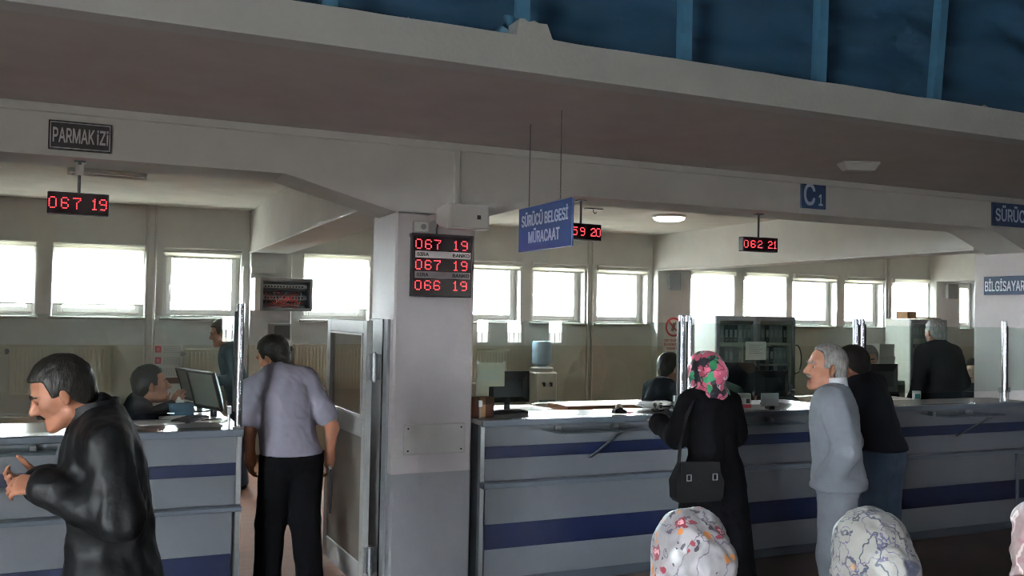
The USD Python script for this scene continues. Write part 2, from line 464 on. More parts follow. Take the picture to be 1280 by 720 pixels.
BLIND_LABEL = {0: 'fully lowered white roller blind cut by the edge of the view', 1: 'lowered white roller blind left of the twin wall pipes above the cream radiator', 2: 'raised white roller blind over the barred window beside the twin wall pipes',
               3: 'lowered white roller blind behind the wall network cabinet', 4: 'lowered white roller blind hidden behind the pillar with the red number board', 5: 'raised roller blind over the window just past the pillar with the number board',
               6: 'raised roller blind over the window below the hanging blue sign', 7: 'raised roller blind over the window next to the pilaster with the no-phone notice', 8: 'lowered roller blind directly beside the pilaster with the no-phone notice',
               9: 'lowered roller blind above the cream cabinet of binders', 10: 'raised roller blind over the window past the binder cabinet, above the grey-haired man', 11: 'raised roller blind between two uncovered panes above the pair of steel glass posts',
               12: 'lowered roller blind above the pale cabinet with a box on top', 14: 'raised roller blind on the last window past the far beam'}
for i, (a, b, k) in enumerate(WIN):
    if k == 2:
        continue
    t = thing('roller_blind', BLIND_LABEL[i], 'window blind', 'roller blinds on the office windows', ((a + b) / 2, YB - .035, WZ1 + .02))
    h = (b - a) / 2 + .005
    part(t, 'headrail', cbox(-h, h, -.03, .033, -.012, .004, .003), 'frame_white')
    part(t, 'roller', rod((-h + .01, 0, -.042), (h - .01, 0, -.042), .026 if not k else .02, n=18), 'blind_cloth' if k else 'frame_white', 40)
    for s in (-1, 1):
        part(t, 'bracket', cat(cbox(s * (h - .008) - .004, s * (h - .008) + .004, -.03, .033, -.075, 0), rod((s * h * .72, -.03, .008), (s * h * .72, -.014, .008), .008, n=8)), 'dark_steel' if 0 else 'frame_white')
    drop = .70 if k else .105
    if k:
        n = 24; z = np.linspace(-.06, -drop, n); x = np.linspace(-h + .02, h - .02, 10)
        X, Z = np.meshgrid(x, z); Yv = .022 + .004 * np.sin(Z * 9 + i) + .003 * (meshkit.noise(np.stack([X * 4, Z * 3, X * 0 + i], -1)) - .5)
        v = np.concatenate([np.stack([X, Yv, Z], -1).reshape(-1, 3), np.stack([X, Yv + .0016, Z], -1).reshape(-1, 3)])
        q = np.arange(n * 10).reshape(n, 10); f = np.stack([q[:-1, :-1], q[1:, :-1], q[1:, 1:], q[:-1, 1:]], -1).reshape(-1, 4)
        usdm = (v[:n * 10], f)
        part(t, 'cloth', usdm, 'blind_cloth', True)
    else:
        part(t, 'cloth', cbox(-h + .02, h - .02, .017, .019, -drop, -.05, 0), 'blind_cloth')
    part(t, 'bottom_bar', cbox(-h + .02, h - .02, .012, .026, -drop - .018, -drop, .004), 'frame_white')
    part(t, 'bead_chain', tube([(h - .03, -.012, -.05), (h - .03, -.014, -.35), (h - .028, -.012, -.62)], .0022, 6), 'conduit_white')

# twin heating pipes up the window wall, trunking, and conduits
for n, xs in enumerate(((.322, .414), (6.266, 6.34), (12.06, 12.13))):
    for x in xs:
        solo('heating_pipe', ('slim white pipe of the pair %s, %s one' % (('left of the barred window', 'between the windows under the blue sign', 'above the box-topped cabinet')[n], 'first' if x == xs[0] else 'second')),
             'pipe', rod((x, YB - .03, .1), (x, YB - .03, OC), .015, n=12), 'conduit_white', 40, 'pipes on the window wall')
t = thing('wall_trunking', 'white plastic cable trunking beside and above the network cabinet', 'trunking')
part(t, 'vertical_duct', cbox(1.42, 1.497, YB - .06, YB - .004, .9, 2.31), 'conduit_white')
part(t, 'horizontal_duct', cbox(1.505, 1.78, YB - .20, YB - .15, 2.23, 2.305), 'conduit_white')

# ------------------------------------------------------------------ above the slab: blue posts and drawn dark fabric
for k, (x, lean) in enumerate([(-.09, 0), (.811, 0), (1.72, 0), (2.634, .01), (3.525, .03), (4.40, .10), (5.28, .1)]):
    k += 3
    lab = {3: 'blue steel post above the first office bay, higher than the view', 9: 'blue steel post following the leaning one, past the view', 4: 'blue steel post cut off by the top edge, first one in view', 5: 'blue steel post on the broken plaster lump with a brace beside it', 6: 'blue steel post standing next along from the plaster lump', 7: 'blue steel post above the white emergency light',
           8: 'leaning blue steel post nearest the torn plaster end'}[k]
    t = thing('roof_post', lab, 'post', 'blue posts along the slab edge', (x, 3.84, SLAB_TOP - .012 + (.07 if k == 5 else 0)))
    top = 3.25
    part(t, 'post', hull([(sx * .028 + (lean * z), sy * .03, z) for sx in (-1, 1) for sy in (-1, 1) for z in (0, top)]), 'blue_steel', False)
    part(t, 'side_strip', hull([(-.034 + sx * .008 + lean * z, -.022 + sy * .01, z) for sx in (-1, 1) for sy in (-1, 1) for z in (0, .34 if k % 2 else .2)]), 'blue_steel', False)
    part(t, 'foot_plate', cbox(-.05, .05, -.05, .05, 0, .012, .003), 'blue_steel')
solo('pipe_brace', 'short blue round brace bending into the plaster lump', 'brace', tube([(1.42, 3.88, 3.062), (1.53, 3.865, 3.066), (1.59, 3.84, 3.08), (1.625, 3.80, 3.115), (1.64, 3.8, 3.17)], .034, 14), 'blue_steel', 40)


def drape():
    nx, nz = 260, 60
    x = np.linspace(XL + .05, XR - .05, nx); z = np.linspace(SLAB_TOP + .012, HALL_H - .02, nz)
    X, Z = np.meshgrid(x, z)
    q = np.stack([X * .9, Z * 5.5, X * 0], -1)
    sag = .5 * np.abs(np.sin((X - .811) / .9 * math.pi))
    Y = 4.08 + .09 * (meshkit.fbm(q + np.stack([X * 0, sag * 1.2, X * 0], -1), 3) - .5) + .03 * np.sin(Z * 22 + sag * 5) + .02 * (Z - 3)
    v = np.stack([X, Y, Z], -1).reshape(-1, 3)
    i = np.arange(nx * nz).reshape(nz, nx); f = np.stack([i[:-1, :-1], i[:-1, 1:], i[1:, 1:], i[1:, :-1]], -1).reshape(-1, 4)
    return np.concatenate([v, v + [0, .004, 0]]), np.concatenate([f, f[:, ::-1] + len(v)])


solo('fabric_drape', 'dark blue cloth stretched in loose folds behind the blue posts', 'drape', drape(), 'blue_fabric', True)
solo('loose_wire', 'short pale wire end sticking out over the slab edge by the leaning post', 'wire', tube([(4.66, 3.80, 3.05), (4.66, 3.70, 3.075), (4.655, 3.655, 3.04), (4.665, 3.65, 2.985)], .004, 6), 'cable_pale', 40)
solo('loose_string', 'thin pale string caught on the blue cloth above the slab', 'string', tube([(1.20, 3.97, 3.16), (1.215, 3.96, 3.13), (1.24, 3.95, 3.115), (1.25, 3.94, 3.085)], .003, 6), 'cable_pale', 40)
# ================================================================== signs, number displays, fittings on beam and pillar
FONT = {'0': '01110 10001 10001 10001 10001 10001 01110', '1': '00100 01100 00100 00100 00100 00100 01110', '2': '01110 10001 00001 00110 01000 10000 11111', '5': '11111 10000 11110 00001 00001 10001 01110',
        '6': '01110 10001 10000 11110 10001 10001 01110', '7': '11111 00001 00010 00100 00100 00100 00100', '9': '01110 10001 10001 01111 00001 00001 01110'}


def led_digit(par, ch, x, z, w, h, y):
    """one dot-matrix figure, 5 by 7 diodes; x, z its lower left corner"""
    dots = []
    r = .46 * min(w / 5, h / 7)
    for j, row in enumerate(FONT[ch].split()):
        for i, c in enumerate(row):
            if c == '1':
                cx, cz = x + (i + .5) * w / 5, z + h - (j + .5) * h / 7
                dots.append(rod((cx, y + .001, cz), (cx, y - .003, cz), r, r * .7, n=6))
    part(par, 'digit', cat(dots), 'led_red', False, label=f'lit red figure {ch}')


def hanging_display(label, text, x, z, y, w, h, rod_top, rz=0.0):
    t = thing('number_display', label, 'display', 'red number displays hung from the beam', (x, y, z), rz)
    part(t, 'case', cbox(-w / 2, w / 2, -.025, .035, 0, h, .004), 'led_case')
    part(t, 'face', cbox(-w / 2 + .005, w / 2 - .005, -.028, -.024, .006, h - .006, .001), 'led_face')
    part(t, 'hanger_rod', rod((0, .005, h - .002), (0, .005, rod_top - z), .0085, n=10), 'dark_steel')
    part(t, 'ceiling_flange', cbox(-.03, .03, -.025, .035, rod_top - z - .008, rod_top - z + .001, .002), 'dark_steel')
    xs = [.02, .215, .41, .70, .835] if len(text) == 5 else None
    dw, dh = .135 * w, .53 * h
    for c, f in zip(text, xs):
        led_digit(t, c, -w / 2 + f * w, .24 * h, dw, dh, -.028)
    return t


d1 = hanging_display('red-lit number display reading 067 19 hanging under the black PARMAK sign', '06719', -.209, 2.306, 5.6, .312, .124, 2.612)
part(d1, 'clamp', cbox(-.022, .022, -.015, .03, .225, .285, .003), 'conduit_white')
hanging_display('number display ending in 9 20, half hidden by the hanging blue sign', '05920', 3.005, 2.325, 5.62, .33, .117, 2.612, 8)
hanging_display('number display reading 062 21 hanging past the round ceiling lamp', '06221', 4.60, 2.312, 5.65, .325, .114, 2.612, -4)

t = thing('number_board', 'three-row red number board on the pillar with SIRA and BANKO strips', 'display', None, (1.895, P, 1.892))
w, h = .405, .398
part(t, 'case', cbox(-w / 2, w / 2, -.05, 0, 0, h, .004), 'led_case')
part(t, 'face', cbox(-w / 2 + .006, w / 2 - .006, -.054, -.049, .006, h - .01, .001), 'led_face')
part(t, 'top_cap', cbox(-w / 2 - .006, w / 2 + .006, -.054, 0, h - .022, h + .002, .003), 'led_case')
for row, (txt, z) in enumerate((('06719', .300), ('06719', .170), ('06619', .041))):
    for c, f in zip(txt, (.045, .20, .35, .66, .80)):
        led_digit(t, c, -w / 2 + f * w, z, .115 * w, .064, -.054)
for z, m in ((.246, 'label_white'), (.117, 'label_grey')):
    s = part(t, 'label_strip', cbox(-w / 2 + .018, w / 2 - .014, -.057, -.053, z, z + .043, .001), m)
    part(s, 'lettering', cat(words('SIRA', .021, -.135, -.057, z + .011, 1.15), words('BANKO', .021, .122, -.057, z + .011, 1.15)), 'ink_black', False)
t = thing('junction_box', 'small square junction box above the three-row number board', 'box', None, (1.757, P, 2.30))
part(t, 'box', cbox(-.052, .052, -.028, 0, 0, .072, .004), 'speaker_white'); part(t, 'cover', lathe([(0, 0), (.026, 0), (.026, .004), (0, .005)], 20), 'speaker_grey') if 0 else part(t, 'lid', cbox(-.046, .046, -.032, -.027, .006, .066, .003), 'conduit_white')
part(t, 'knockout', rod((.012, -.031, .036), (.012, -.034, .036), .018, n=18), 'label_grey', 30)
# wall speaker turned to the hall
t = thing('wall_speaker', 'white box loudspeaker on a bracket on the pillar above the number board', 'loudspeaker', None, (1.99, 5.25, 2.315), 0)
body = hull([(-.135, -.06, 0), (.135, -.06, 0), (.135, -.06, .155), (-.135, -.06, .155), (-.11, .075, .006), (.12, .075, .006), (.12, .075, .15), (-.11, .075, .15)])
part(t, 'cabinet', body, 'speaker_white', 20)
part(t, 'grille', cbox(-.128, .128, -.066, -.058, .007, .148, .003), 'speaker_white')
part(t, 'badge', cbox(.05, .075, -.07, -.065, .062, .088, .001), 'ink_black')
part(t, 'side_wing', hull([(-.135, -.062, -.004), (-.135, -.062, .163), (-.175, .06, .04), (-.175, .06, .12), (-.15, .07, .02), (-.15, .07, .14)]), 'conduit_white', 20)
part(t, 'bracket', cat(cbox(-.03, .03, .07, .2, .05, .1), cbox(-.05, .05, .185, .2, .03, .12), cbox(-.19, -.165, .05, .2, .055, .095)), 'conduit_white')
solo('conduit', 'white vertical conduit running down the pillar to the loudspeaker', 'conduit', cbox(1.975, 2.015, P - .02, P, 2.45, 2.86, .004), 'conduit_white')
solo('speaker_cable', 'dark cable stub hanging beside the junction box', 'cable', tube([(1.86, P - .012, 2.40), (1.868, P - .02, 2.36), (1.862, P - .014, 2.32), (1.865, P - .01, 2.295)], .006, 8), 'dark_steel', 40)
t = thing('cover_plate', 'white rectangular cover plate screwed to the pillar at waist height', 'cover plate', None, (1.878, P, .895))
part(t, 'plate', cbox(-.205, .205, -.018, 0, 0, .19, .004), 'speaker_white')
for sx in (-1, 1):
    for z in (.025, .165):
        part(t, 'screw', rod((sx * .178, -.016, z), (sx * .178, -.021, z), .006, n=10), 'dark_steel')


def wall_sign(name, label, x0, x1, y, z0, z1, board, texts, textmat, border=None):
    t = thing(name, label, 'sign', None, ((x0 + x1) / 2, y, z0))
    w, h = x1 - x0, z1 - z0
    part(t, 'board', cbox(-w / 2, w / 2, -.014, 0, 0, h, .003), board)
    if border:
        b, e = .009, .004
        part(t, 'border_line', cat(box(-w / 2 + b, w / 2 - b, -.016, -.013, b, b + e), box(-w / 2 + b, w / 2 - b, -.016, -.013, h - b - e, h - b), box(-w / 2 + b, -w / 2 + b + e, -.016, -.013, b, h - b), box(w / 2 - b - e, w / 2 - b, -.016, -.013, b, h - b)), border, False)
    for (txt, hh, x, z, width) in texts:
        m = words(txt, hh, 0, -.014, z)
        m.vertices[:, 0] *= width / np.ptp(m.vertices[:, 0]); m.vertices[:, 0] += x
        part(t, 'lettering', m, textmat, False)
    return t


wall_sign('door_sign', 'black plate with silver words PARMAK iZi on the white beam', -.361, -.046, P, 2.643, 2.803, 'sign_black', [('PARMAK', .076, -.033, .043, .205), ('iZi', .076, .111, .043, .057)], 'sign_silver', 'sign_silver')
wall_sign('bay_sign', 'small square blue plate C1 high on the beam', 4.83, 5.08, P, 2.655, 2.86, 'sign_navy', [('C', .160, -.042, .028, .112), ('1', .085, .070, .028, .04)], 'sign_text')
wall_sign('desk_sign', 'dark blue plate SÜRÜC at the end of the beam', 6.95, 7.95, P, 2.636, 2.838, 'sign_navy', [('SÜRÜCÜ', .105, -.235, .045, .45)], 'sign_text')
t = wall_sign('desk_sign', 'dark blue plate BİLGİSAYA on the side of the far pillar', -.215, .215, 0, 2.045, 2.215, 'sign_navy', [('BİLGİSAYAR', .088, 0, .036, .40)], 'sign_text')
x = UsdGeom.Xformable(stage.GetPrimAtPath(t)).GetOrderedXformOps(); x[0].Set(Gf.Vec3d(7.42, 5.668, 2.045)); x[1].Set(-90.0)
# hanging direction sign, seen nearly edge on
ax, ay, bx, by = 2.154, 4.79, 2.16, 4.13
L = math.hypot(bx - ax, by - ay)
t = thing('hanging_sign', 'blue double-sided sign SÜRÜCÜ BELGESİ MÜRACAAT hanging on two chains', 'sign', None, ((ax + bx) / 2, (ay + by) / 2, 2.155), math.degrees(math.atan2(by - ay, bx - ax)))
part(t, 'board', cbox(-L / 2, L / 2, -.006, .006, 0, .252, .002), 'sign_blue')
for sgn in (0, 180):
    for txt, hh, z, wd in (('SÜRÜCÜ BELGESİ', .062, .143, .575), ('MÜRACAAT', .062, .045, .385)):
        m = words(txt, hh, 0, -.006, z); m.vertices[:, 0] *= wd / np.ptp(m.vertices[:, 0])
        part(t, 'lettering', xf(m, rz=sgn), 'sign_text', False)
for s in (-.31, .28):
    links = []
    for k in range(36):
        a = np.linspace(0, 2 * math.pi, 9)
        z = .252 + (k + .5) * .0135; c = np.stack([.0035 * np.cos(a), 0 * a, .0085 * np.sin(a)], 1)
        links.append(tube((c if k % 2 else c[:, [1, 0, 2]]) + [s * L, 0, z], .0011, 5))
    part(t, 'chain', cat(links), 'dark_steel', 40)
# ceiling fittings
t = thing('emergency_light', 'white wedge-shaped emergency light on the dim ceiling under the slab', 'light fitting', None, (4.70, 4.72, 2.89), -20)
part(t, 'base', cbox(-.13, .13, -.06, .06, -.02, 0, .004), 'lamp_white')
part(t, 'cover', hull([(sx * .125, sy * .055, -.02) for sx in (-1, 1) for sy in (-1, 1)] + [(sx * .10, sy * .035, -.06) for sx in (-1, 1) for sy in (-1, 1)]), 'lamp_white', 20)
t = thing('ceiling_lamp', 'lit oval ceiling lamp in the office beyond the beam', 'lamp', None, (6.03, 9.05, OC))
part(t, 'base', xf(lathe([(0, 0), (.2, 0), (.2, -.03), (0, -.03)], 36), t=(0, 0, 0)), 'lamp_white', 30)
part(t, 'diffuser', lathe([(0, -.03), (.185, -.03), (.18, -.05), (.14, -.066), (0, -.072)], 36), 'lamp_lit', 40)
t = thing('ceiling_hook', 'dark fan hook left on the office ceiling above the hanging sign', 'hook', None, (4.92, 8.91, OC))
part(t, 'plate', cbox(-.11, .11, -.03, .03, -.012, 0, .003), 'dark_steel'); part(t, 'hook', tube([(0, 0, -.01), (0, 0, -.04), (.02, 0, -.06), (.04, 0, -.04)], .006), 'dark_steel', 40)
t = thing('batten_light', 'unlit white strip light on the ceiling beside the first hanging display', 'light fitting', None, (-.10, 8.74, OC), 0)
part(t, 'housing', cbox(-.31, .31, -.04, .04, -.035, 0, .004), 'lamp_white'); part(t, 'tube', rod((-.29, 0, -.05), (.29, 0, -.05), .013, n=14), 'lamp_white', 40)
for s in (-1, 1):
    part(t, 'end_cap', cbox(s * .31 - .012, s * .31 + .012, -.035, .035, -.065, -.002, .003), 'lamp_white')
for (x, y, lab) in ((7.58, YB - .27, 'small grey loudspeaker high on the pilaster above the no-phone notice'), (13.34, YB - .27, 'small grey loudspeaker high on the far pilaster beside the small barred window')):
    t = thing('pilaster_speaker', lab, 'loudspeaker', 'loudspeakers on the pilasters', (x, y, 2.18), -18, sc=BS)
    part(t, 'cabinet', hull([(sx * .085, -.05, z) for sx in (-1, 1) for z in (0, .24)] + [(sx * .06, .07, z) for sx in (-1, 1) for z in (.015, .225)]), 'speaker_grey', 20)
    part(t, 'grille', cbox(-.078, .078, -.056, -.049, .008, .232, .003), 'cabinet_shade'); part(t, 'bracket', cbox(-.02, .02, .06, .13, .1, .14), 'dark_steel')
# ================================================================== counters, glass, door
CF, CT = 5.40, 1.10                          # counter front plane, top height


def counter(label, x0, x1, depth, s1, ledge, s2, end_left, end_right, solid=None):
    t = thing('service_counter', label, 'counter', 'service counters', (0, 0, 0))
    lz0, lz1 = ledge
    sx0, sx1 = solid or (x0, x1)
    part(t, 'upper_panel', cbox(x0 + .03, x1 - .03, CF, CF + .03, lz1, CT - .035, .002), 'counter_grey')
    part(t, 'lower_panel', cbox(x0 + .045, x1 - .045, CF + .012, CF + .042, .07, lz0 + .01, .002), 'counter_grey')
    part(t, 'upper_stripe', cbox(x0 + .032, x1 - .032, CF - .004, CF + .002, *s1, .001), 'counter_blue', label='dark blue upper stripe')
    part(t, 'lower_stripe', cbox(x0 + .047, x1 - .047, CF + .008, CF + .014, *s2, .001), 'counter_blue', label='dark blue lower stripe')
    part(t, 'ledge', cbox(x0, x1, CF - .075, CF + .03, lz0, lz1, .006), 'counter_edge')
    part(t, 'plinth', cbox(x0 + .04, x1 - .04, CF + .02, CF + .045, 0, .075, .002), 'counter_dark')
    if end_left:
        part(t, 'end_post', cbox(x0, x0 + .032, CF - .006, CF + .04, 0, CT - .033, .004), 'aluminium')
    if end_right:
        part(t, 'end_post', cbox(x1 - .032, x1, CF - .006, CF + .04, 0, CT - .033, .004), 'aluminium')
    part(t, 'carcass', cbox(sx0 + .01, sx1 - .01, CF + .041, CF + depth - .03, .0, CT - .035, .003), 'counter_dark')
    part(t, 'countertop', cat(cbox(sx0, sx1, CF - .03, CF + depth, CT - .034, CT, .004), *([cbox(sx1 - .01, x1, CF - .03, CF + .045, CT - .034, CT, .004)] if solid else [])), 'counter_top')
    part(t, 'front_trim', cbox(x0 - .004, x1 + .004, CF - .046, CF - .028, CT - .038, CT + .004, .005), 'counter_edge')
    part(t, 'steel_strip', cbox(x0, x1, CF - .026, CF + .10 if not solid else CF + .045, CT - .001, CT + .004, .001), 'brushed_steel')
    return t


cl = counter('shorter grey service counter with blue stripes, behind the man in the black leather jacket', -1.75, .69, .60, (.836, .908), (.640, .668), (.19, .385), False, True)
cr = counter('long grey service counter with blue stripes running from the number-board pillar to the far pillar', 2.175, 9.3, .42, (.850, .929), (.668, .704), (.262, .424), True, False, solid=(2.175, 7.40))
part(cr, 'seam_strip', cbox(7.215, 7.245, CF - .004, CF + .02, .07, .668, .002), 'counter_edge')


def glass_shelf(par, x0, x1, z, strut=None):
    g = part(par, 'glass_shelf', cbox(x0, x1, CF - .27, CF - .02, z, z + .008, .002), 'shelf_glass', label='tinted glass writing shelf')
    for x in (x0 + .12, x1 - .12):
        part(g, 'shelf_clip', cbox(x - .018, x + .018, CF - .05, CF + .001, z - .016, z + .022, .004), 'zinc')
    if strut:
        sx, z0 = strut
        part(g, 'strut', hull([(sx + o - (.10 if e else 0), CF - .25 + e * .24 + d, z - .004 - e * (z - z0) + 0) for o in (-.012, .012) for e in (0, 1) for d in (-.006, .006)]), 'zinc', False)


glass_shelf(cl, -.95, -.26, 1.035)
glass_shelf(cr, 2.60, 3.28, 1.03, (3.08, .83))
glass_shelf(cr, 3.95, 4.62, 1.03)
glass_shelf(cr, 6.05, 6.72, 1.03, (6.58, .84))

GZ0, GZ1, GY = 1.20, 1.75, 5.425
for x0, x1, lab in ((-1.72, .645, 'clear glass screen standing above the shorter counter, left of the doorway'), (2.15, 3.715, 'clear glass screen above the long counter beside the number-board pillar'),
                    (3.82, 5.365, 'clear glass screen behind the woman in the floral headscarf'), (5.47, 7.07, 'clear glass screen behind the man in black and jeans'), (7.11, 9.2, 'clear glass screen past the last glass post, in front of the far pillar')):
    t = thing('glass_screen', lab, 'glass screen', 'glass screens on the counters')
    part(t, 'glass_panel', cbox(x0, x1, GY - .004, GY + .004, GZ0, GZ1, .0015), 'screen_glass')
    for x in (x0 + .03, x1 - .03):
        part(t, 'clamp', cbox(x - .014, x + .014, GY - .012, GY + .012, GZ0 - .015, GZ0 + .03, .003), 'zinc')
        part(t, 'clamp_pin', rod((x, GY, CT + .003), (x, GY, GZ0 - .012), .006, n=8), 'zinc')
for x, top, lab in ((.668, 1.82, 'steel glass-screen post at the end of the shorter counter by the doorway'), (3.735, 1.80, 'steel screen post in front of the no-phone notice, first of that pair'), (3.80, 1.80, 'steel screen post in front of the no-phone notice, second of that pair'),
                    (5.385, 1.80, 'steel screen post between the two men at the counter, first of that pair'), (5.45, 1.80, 'steel screen post between the two men at the counter, second of that pair'), (7.09, 1.80, 'single steel screen post in front of the far pillar')):
    t = thing('screen_post', lab, 'post', 'steel posts of the glass screens', (x, GY, CT))
    part(t, 'tube', rod((0, 0, 0), (0, 0, top - CT), .0215, n=20), 'brushed_steel', 40)
    part(t, 'cap', rod((0, 0, top - CT - .002), (0, 0, top - CT + .006), .0225, .016, n=20), 'zinc', 30)
    part(t, 'base_flange', rod((0, 0, .0), (0, 0, .012), .034, .03, n=20), 'zinc', 30)
    part(t, 'glass_channel', cbox(-.006 - .03 * (x < 4), .03 * (x > 4) + .006, -.012, .012, .1, top - CT - .04, .002), 'dark_steel')

# staff door, open into the office against the pillar
t = thing('staff_door', 'half-glazed aluminium door standing open beside the pillar', 'door', None, (1.505, 5.60, 0), 3.0)
DL, DH = .95, 1.735
fw = .09
part(t, 'hinge_stile', cbox(-.036, 0, 0, fw, .03, DH, .004), 'door_grey')
part(t, 'lock_stile', cbox(-.036, 0, DL - fw, DL, .03, DH, .004), 'door_grey')
part(t, 'top_rail', cbox(-.036, 0, fw, DL - fw, DH - .085, DH, .004), 'door_grey')
part(t, 'middle_rail', cbox(-.036, 0, fw, DL - fw, .98, 1.11, .004), 'door_grey')
part(t, 'bottom_rail', cbox(-.036, 0, fw, DL - fw, .03, .18, .004), 'door_grey')
part(t, 'glass_pane', cbox(-.022, -.014, fw - .01, DL - fw + .01, 1.10, DH - .08, 0), 'door_glass')
part(t, 'lower_panel', cbox(-.026, -.010, fw - .01, DL - fw + .01, .17, .99, 0), 'door_panel')
part(t, 'glazing_bead', cat(cbox(-.042, -.034, fw, fw + .018, 1.11, DH - .085), cbox(-.042, -.034, DL - fw - .018, DL - fw, 1.11, DH - .085), cbox(-.042, -.034, fw, DL - fw, 1.11, 1.125), cbox(-.042, -.034, fw, DL - fw, DH - .1, DH - .085)), 'door_grey')
h = part(t, 'lock_handle', cat(cbox(-.046, -.035, DL - .06, DL - .025, .95, 1.15, .003), rod((-.07, DL - .042, 1.06), (-.04, DL - .042, 1.06), .008), rod((-.07, DL - .05, 1.06), (-.07, DL - .16, 1.06), .009)), 'zinc')
part(t, 'stile_highlight_strip', cbox(-.043, -.034, -.004, .012, .03, DH, .002), 'door_grey', label='thin bright edge strip')
for z in (1.44, .22):
    g = part(t, 'hinge', cat(rod((.006, -.022, z - .085), (.006, -.022, z + .085), .021, n=16), cbox(-.03, .0, -.012, .002, z - .08, z + .08, .002), cbox(.0, .055, -.01, .0, z - .08, z + .08, .002)), 'zinc')
    part(g, 'pin', cat(rod((.006, -.022, z + .085), (.006, -.022, z + .095), .010, n=12), rod((.006, -.022, z - .095), (.006, -.022, z - .085), .010, n=12)), 'zinc')
t = thing('door_frame', 'grey aluminium door jamb strip fixed to the side of the pillar', 'door jamb', None, (1.6, 5.5, 0))
part(t, 'jamb', cbox(-.02, 0, .03, .46, 0, 1.745, .003), 'jamb_grey')
part(t, 'rubber_seal', cbox(-.026, -.018, .115, .135, 0, 1.745, .002), 'rubber_black')

# ================================================================== office furniture and equipment
def desk(label, x0, x1, y0, y1, z=1.08):
    t = thing('desk', label, 'desk', 'white desks behind the counters')
    part(t, 'desk_top', cbox(x0, x1, y0, y1, z - .03, z, .003), 'white_laminate')
    for x in (x0 + .02, x1 - .05):
        part(t, 'side_panel', cbox(x, x + .03, y0 + .03, y1 - .03, 0, z - .03, .002), 'white_laminate')
    part(t, 'back_panel', cbox(x0 + .05, x1 - .05, y0 + .03, y0 + .05, .3, z - .03, .002), 'white_laminate')


desk('white desk with the black monitor beside the number-board pillar', 2.2, 3.0, 5.83, 6.42)
desk('white desk with a black monitor behind the woman in the floral headscarf', 4.5, 5.42, 5.83, 6.3)
desk('white desk with dark monitors behind the man in black', 5.95, 6.72, 5.83, 6.38)
desk('white desk behind the shorter counter carrying two tilted monitors', .30, .68, 6.02, 6.95)


def monitor(label, x, y, z, rz, w=.40, h=.25, tilt=0):
    t = thing('monitor', label, 'monitor', 'computer monitors', (x, y, z), rz)
    lift = .07
    R = lambda m: xf(xf(m, rx=tilt), t=(0, 0, lift))
    part(t, 'back_shell', R(hull([(sx * w / 2, 0, zz) for sx in (-1, 1) for zz in (0, h)] + [(sx * w * .3, -.045, zz) for sx in (-1, 1) for zz in (h * .2, h * .75)])), 'black_plastic', 20)
    part(t, 'bezel', R(cat(cbox(-w / 2, w / 2, 0, .02, 0, .022, .003), cbox(-w / 2, w / 2, 0, .02, h - .016, h, .003), cbox(-w / 2, -w / 2 + .016, 0, .02, .02, h - .014, .003), cbox(w / 2 - .016, w / 2, 0, .02, .02, h - .014, .003))), 'black_plastic')
    part(t, 'screen', R(cbox(-w / 2 + .014, w / 2 - .014, .002, .013, .02, h - .014, .001)), 'screen_face')
    part(t, 'neck', cbox(-.022, .022, -.04, -.01, .012, lift + h * .35, .006), 'black_plastic')
    part(t, 'foot', xf(lathe([(0, 0), (.105, 0), (.105, .008), (.03, .016), (0, .016)], 24), t=(0, -.015, 0)), 'black_plastic', 30)
    return t


paint('screen_face', '8C8B82', .25, vary=.03)
monitor('black monitor seen from behind next to the brown box by the pillar', 2.60, 5.98, 1.08, 2, .385, .225)
monitor('black monitor seen from behind, in front of the dark office chair', 5.02, 5.98, 1.08, -3, .33, .205)
monitor('dark monitor in front of the pale box-topped cabinet', 6.28, 6.05, 1.08, -6, .42, .25)
monitor('nearer tilted monitor facing the clerk at the shorter counter', .575, 6.10, 1.08, 112, .36, .255, -16)
monitor('second tilted monitor facing the clerk, behind the blue tissue box', .53, 6.62, 1.08, 108, .34, .24, -18)

for lab, x, y, z, rz, w in (('black keyboard in front of the monitor by the pillar', 2.50, 5.74, CT, 3, .30), ('dark keyboard by the tilted monitor at the doorway post', .44, 5.88, CT, 60, .28)):
    t = thing('keyboard', lab, 'keyboard', None, (x, y, z), rz)
    part(t, 'base', cbox(-w / 2, w / 2, -.06, .06, 0, .018, .005), 'black_plastic')
    ks = [cbox(-w / 2 + .012 + i * .0195, -w / 2 + .028 + i * .0195, -.05 + j * .021, -.033 + j * .021, .017, .023, .002) for i in range(int((w - .02) / .0195)) for j in range(5)]
    part(t, 'keys', cat(ks), 'led_case', kind='stuff')


def slab(name, label, x, y, z, w, d, h, mat, rz=0, grp=None, cat_=None):
    t = thing(name, label, cat_ or name.replace('_', ' '), grp, (x, y, z), rz)
    return t, part(t, 'body', cbox(-w / 2, w / 2, -d / 2, d / 2, 0, h, min(.004, h * .25)), mat)


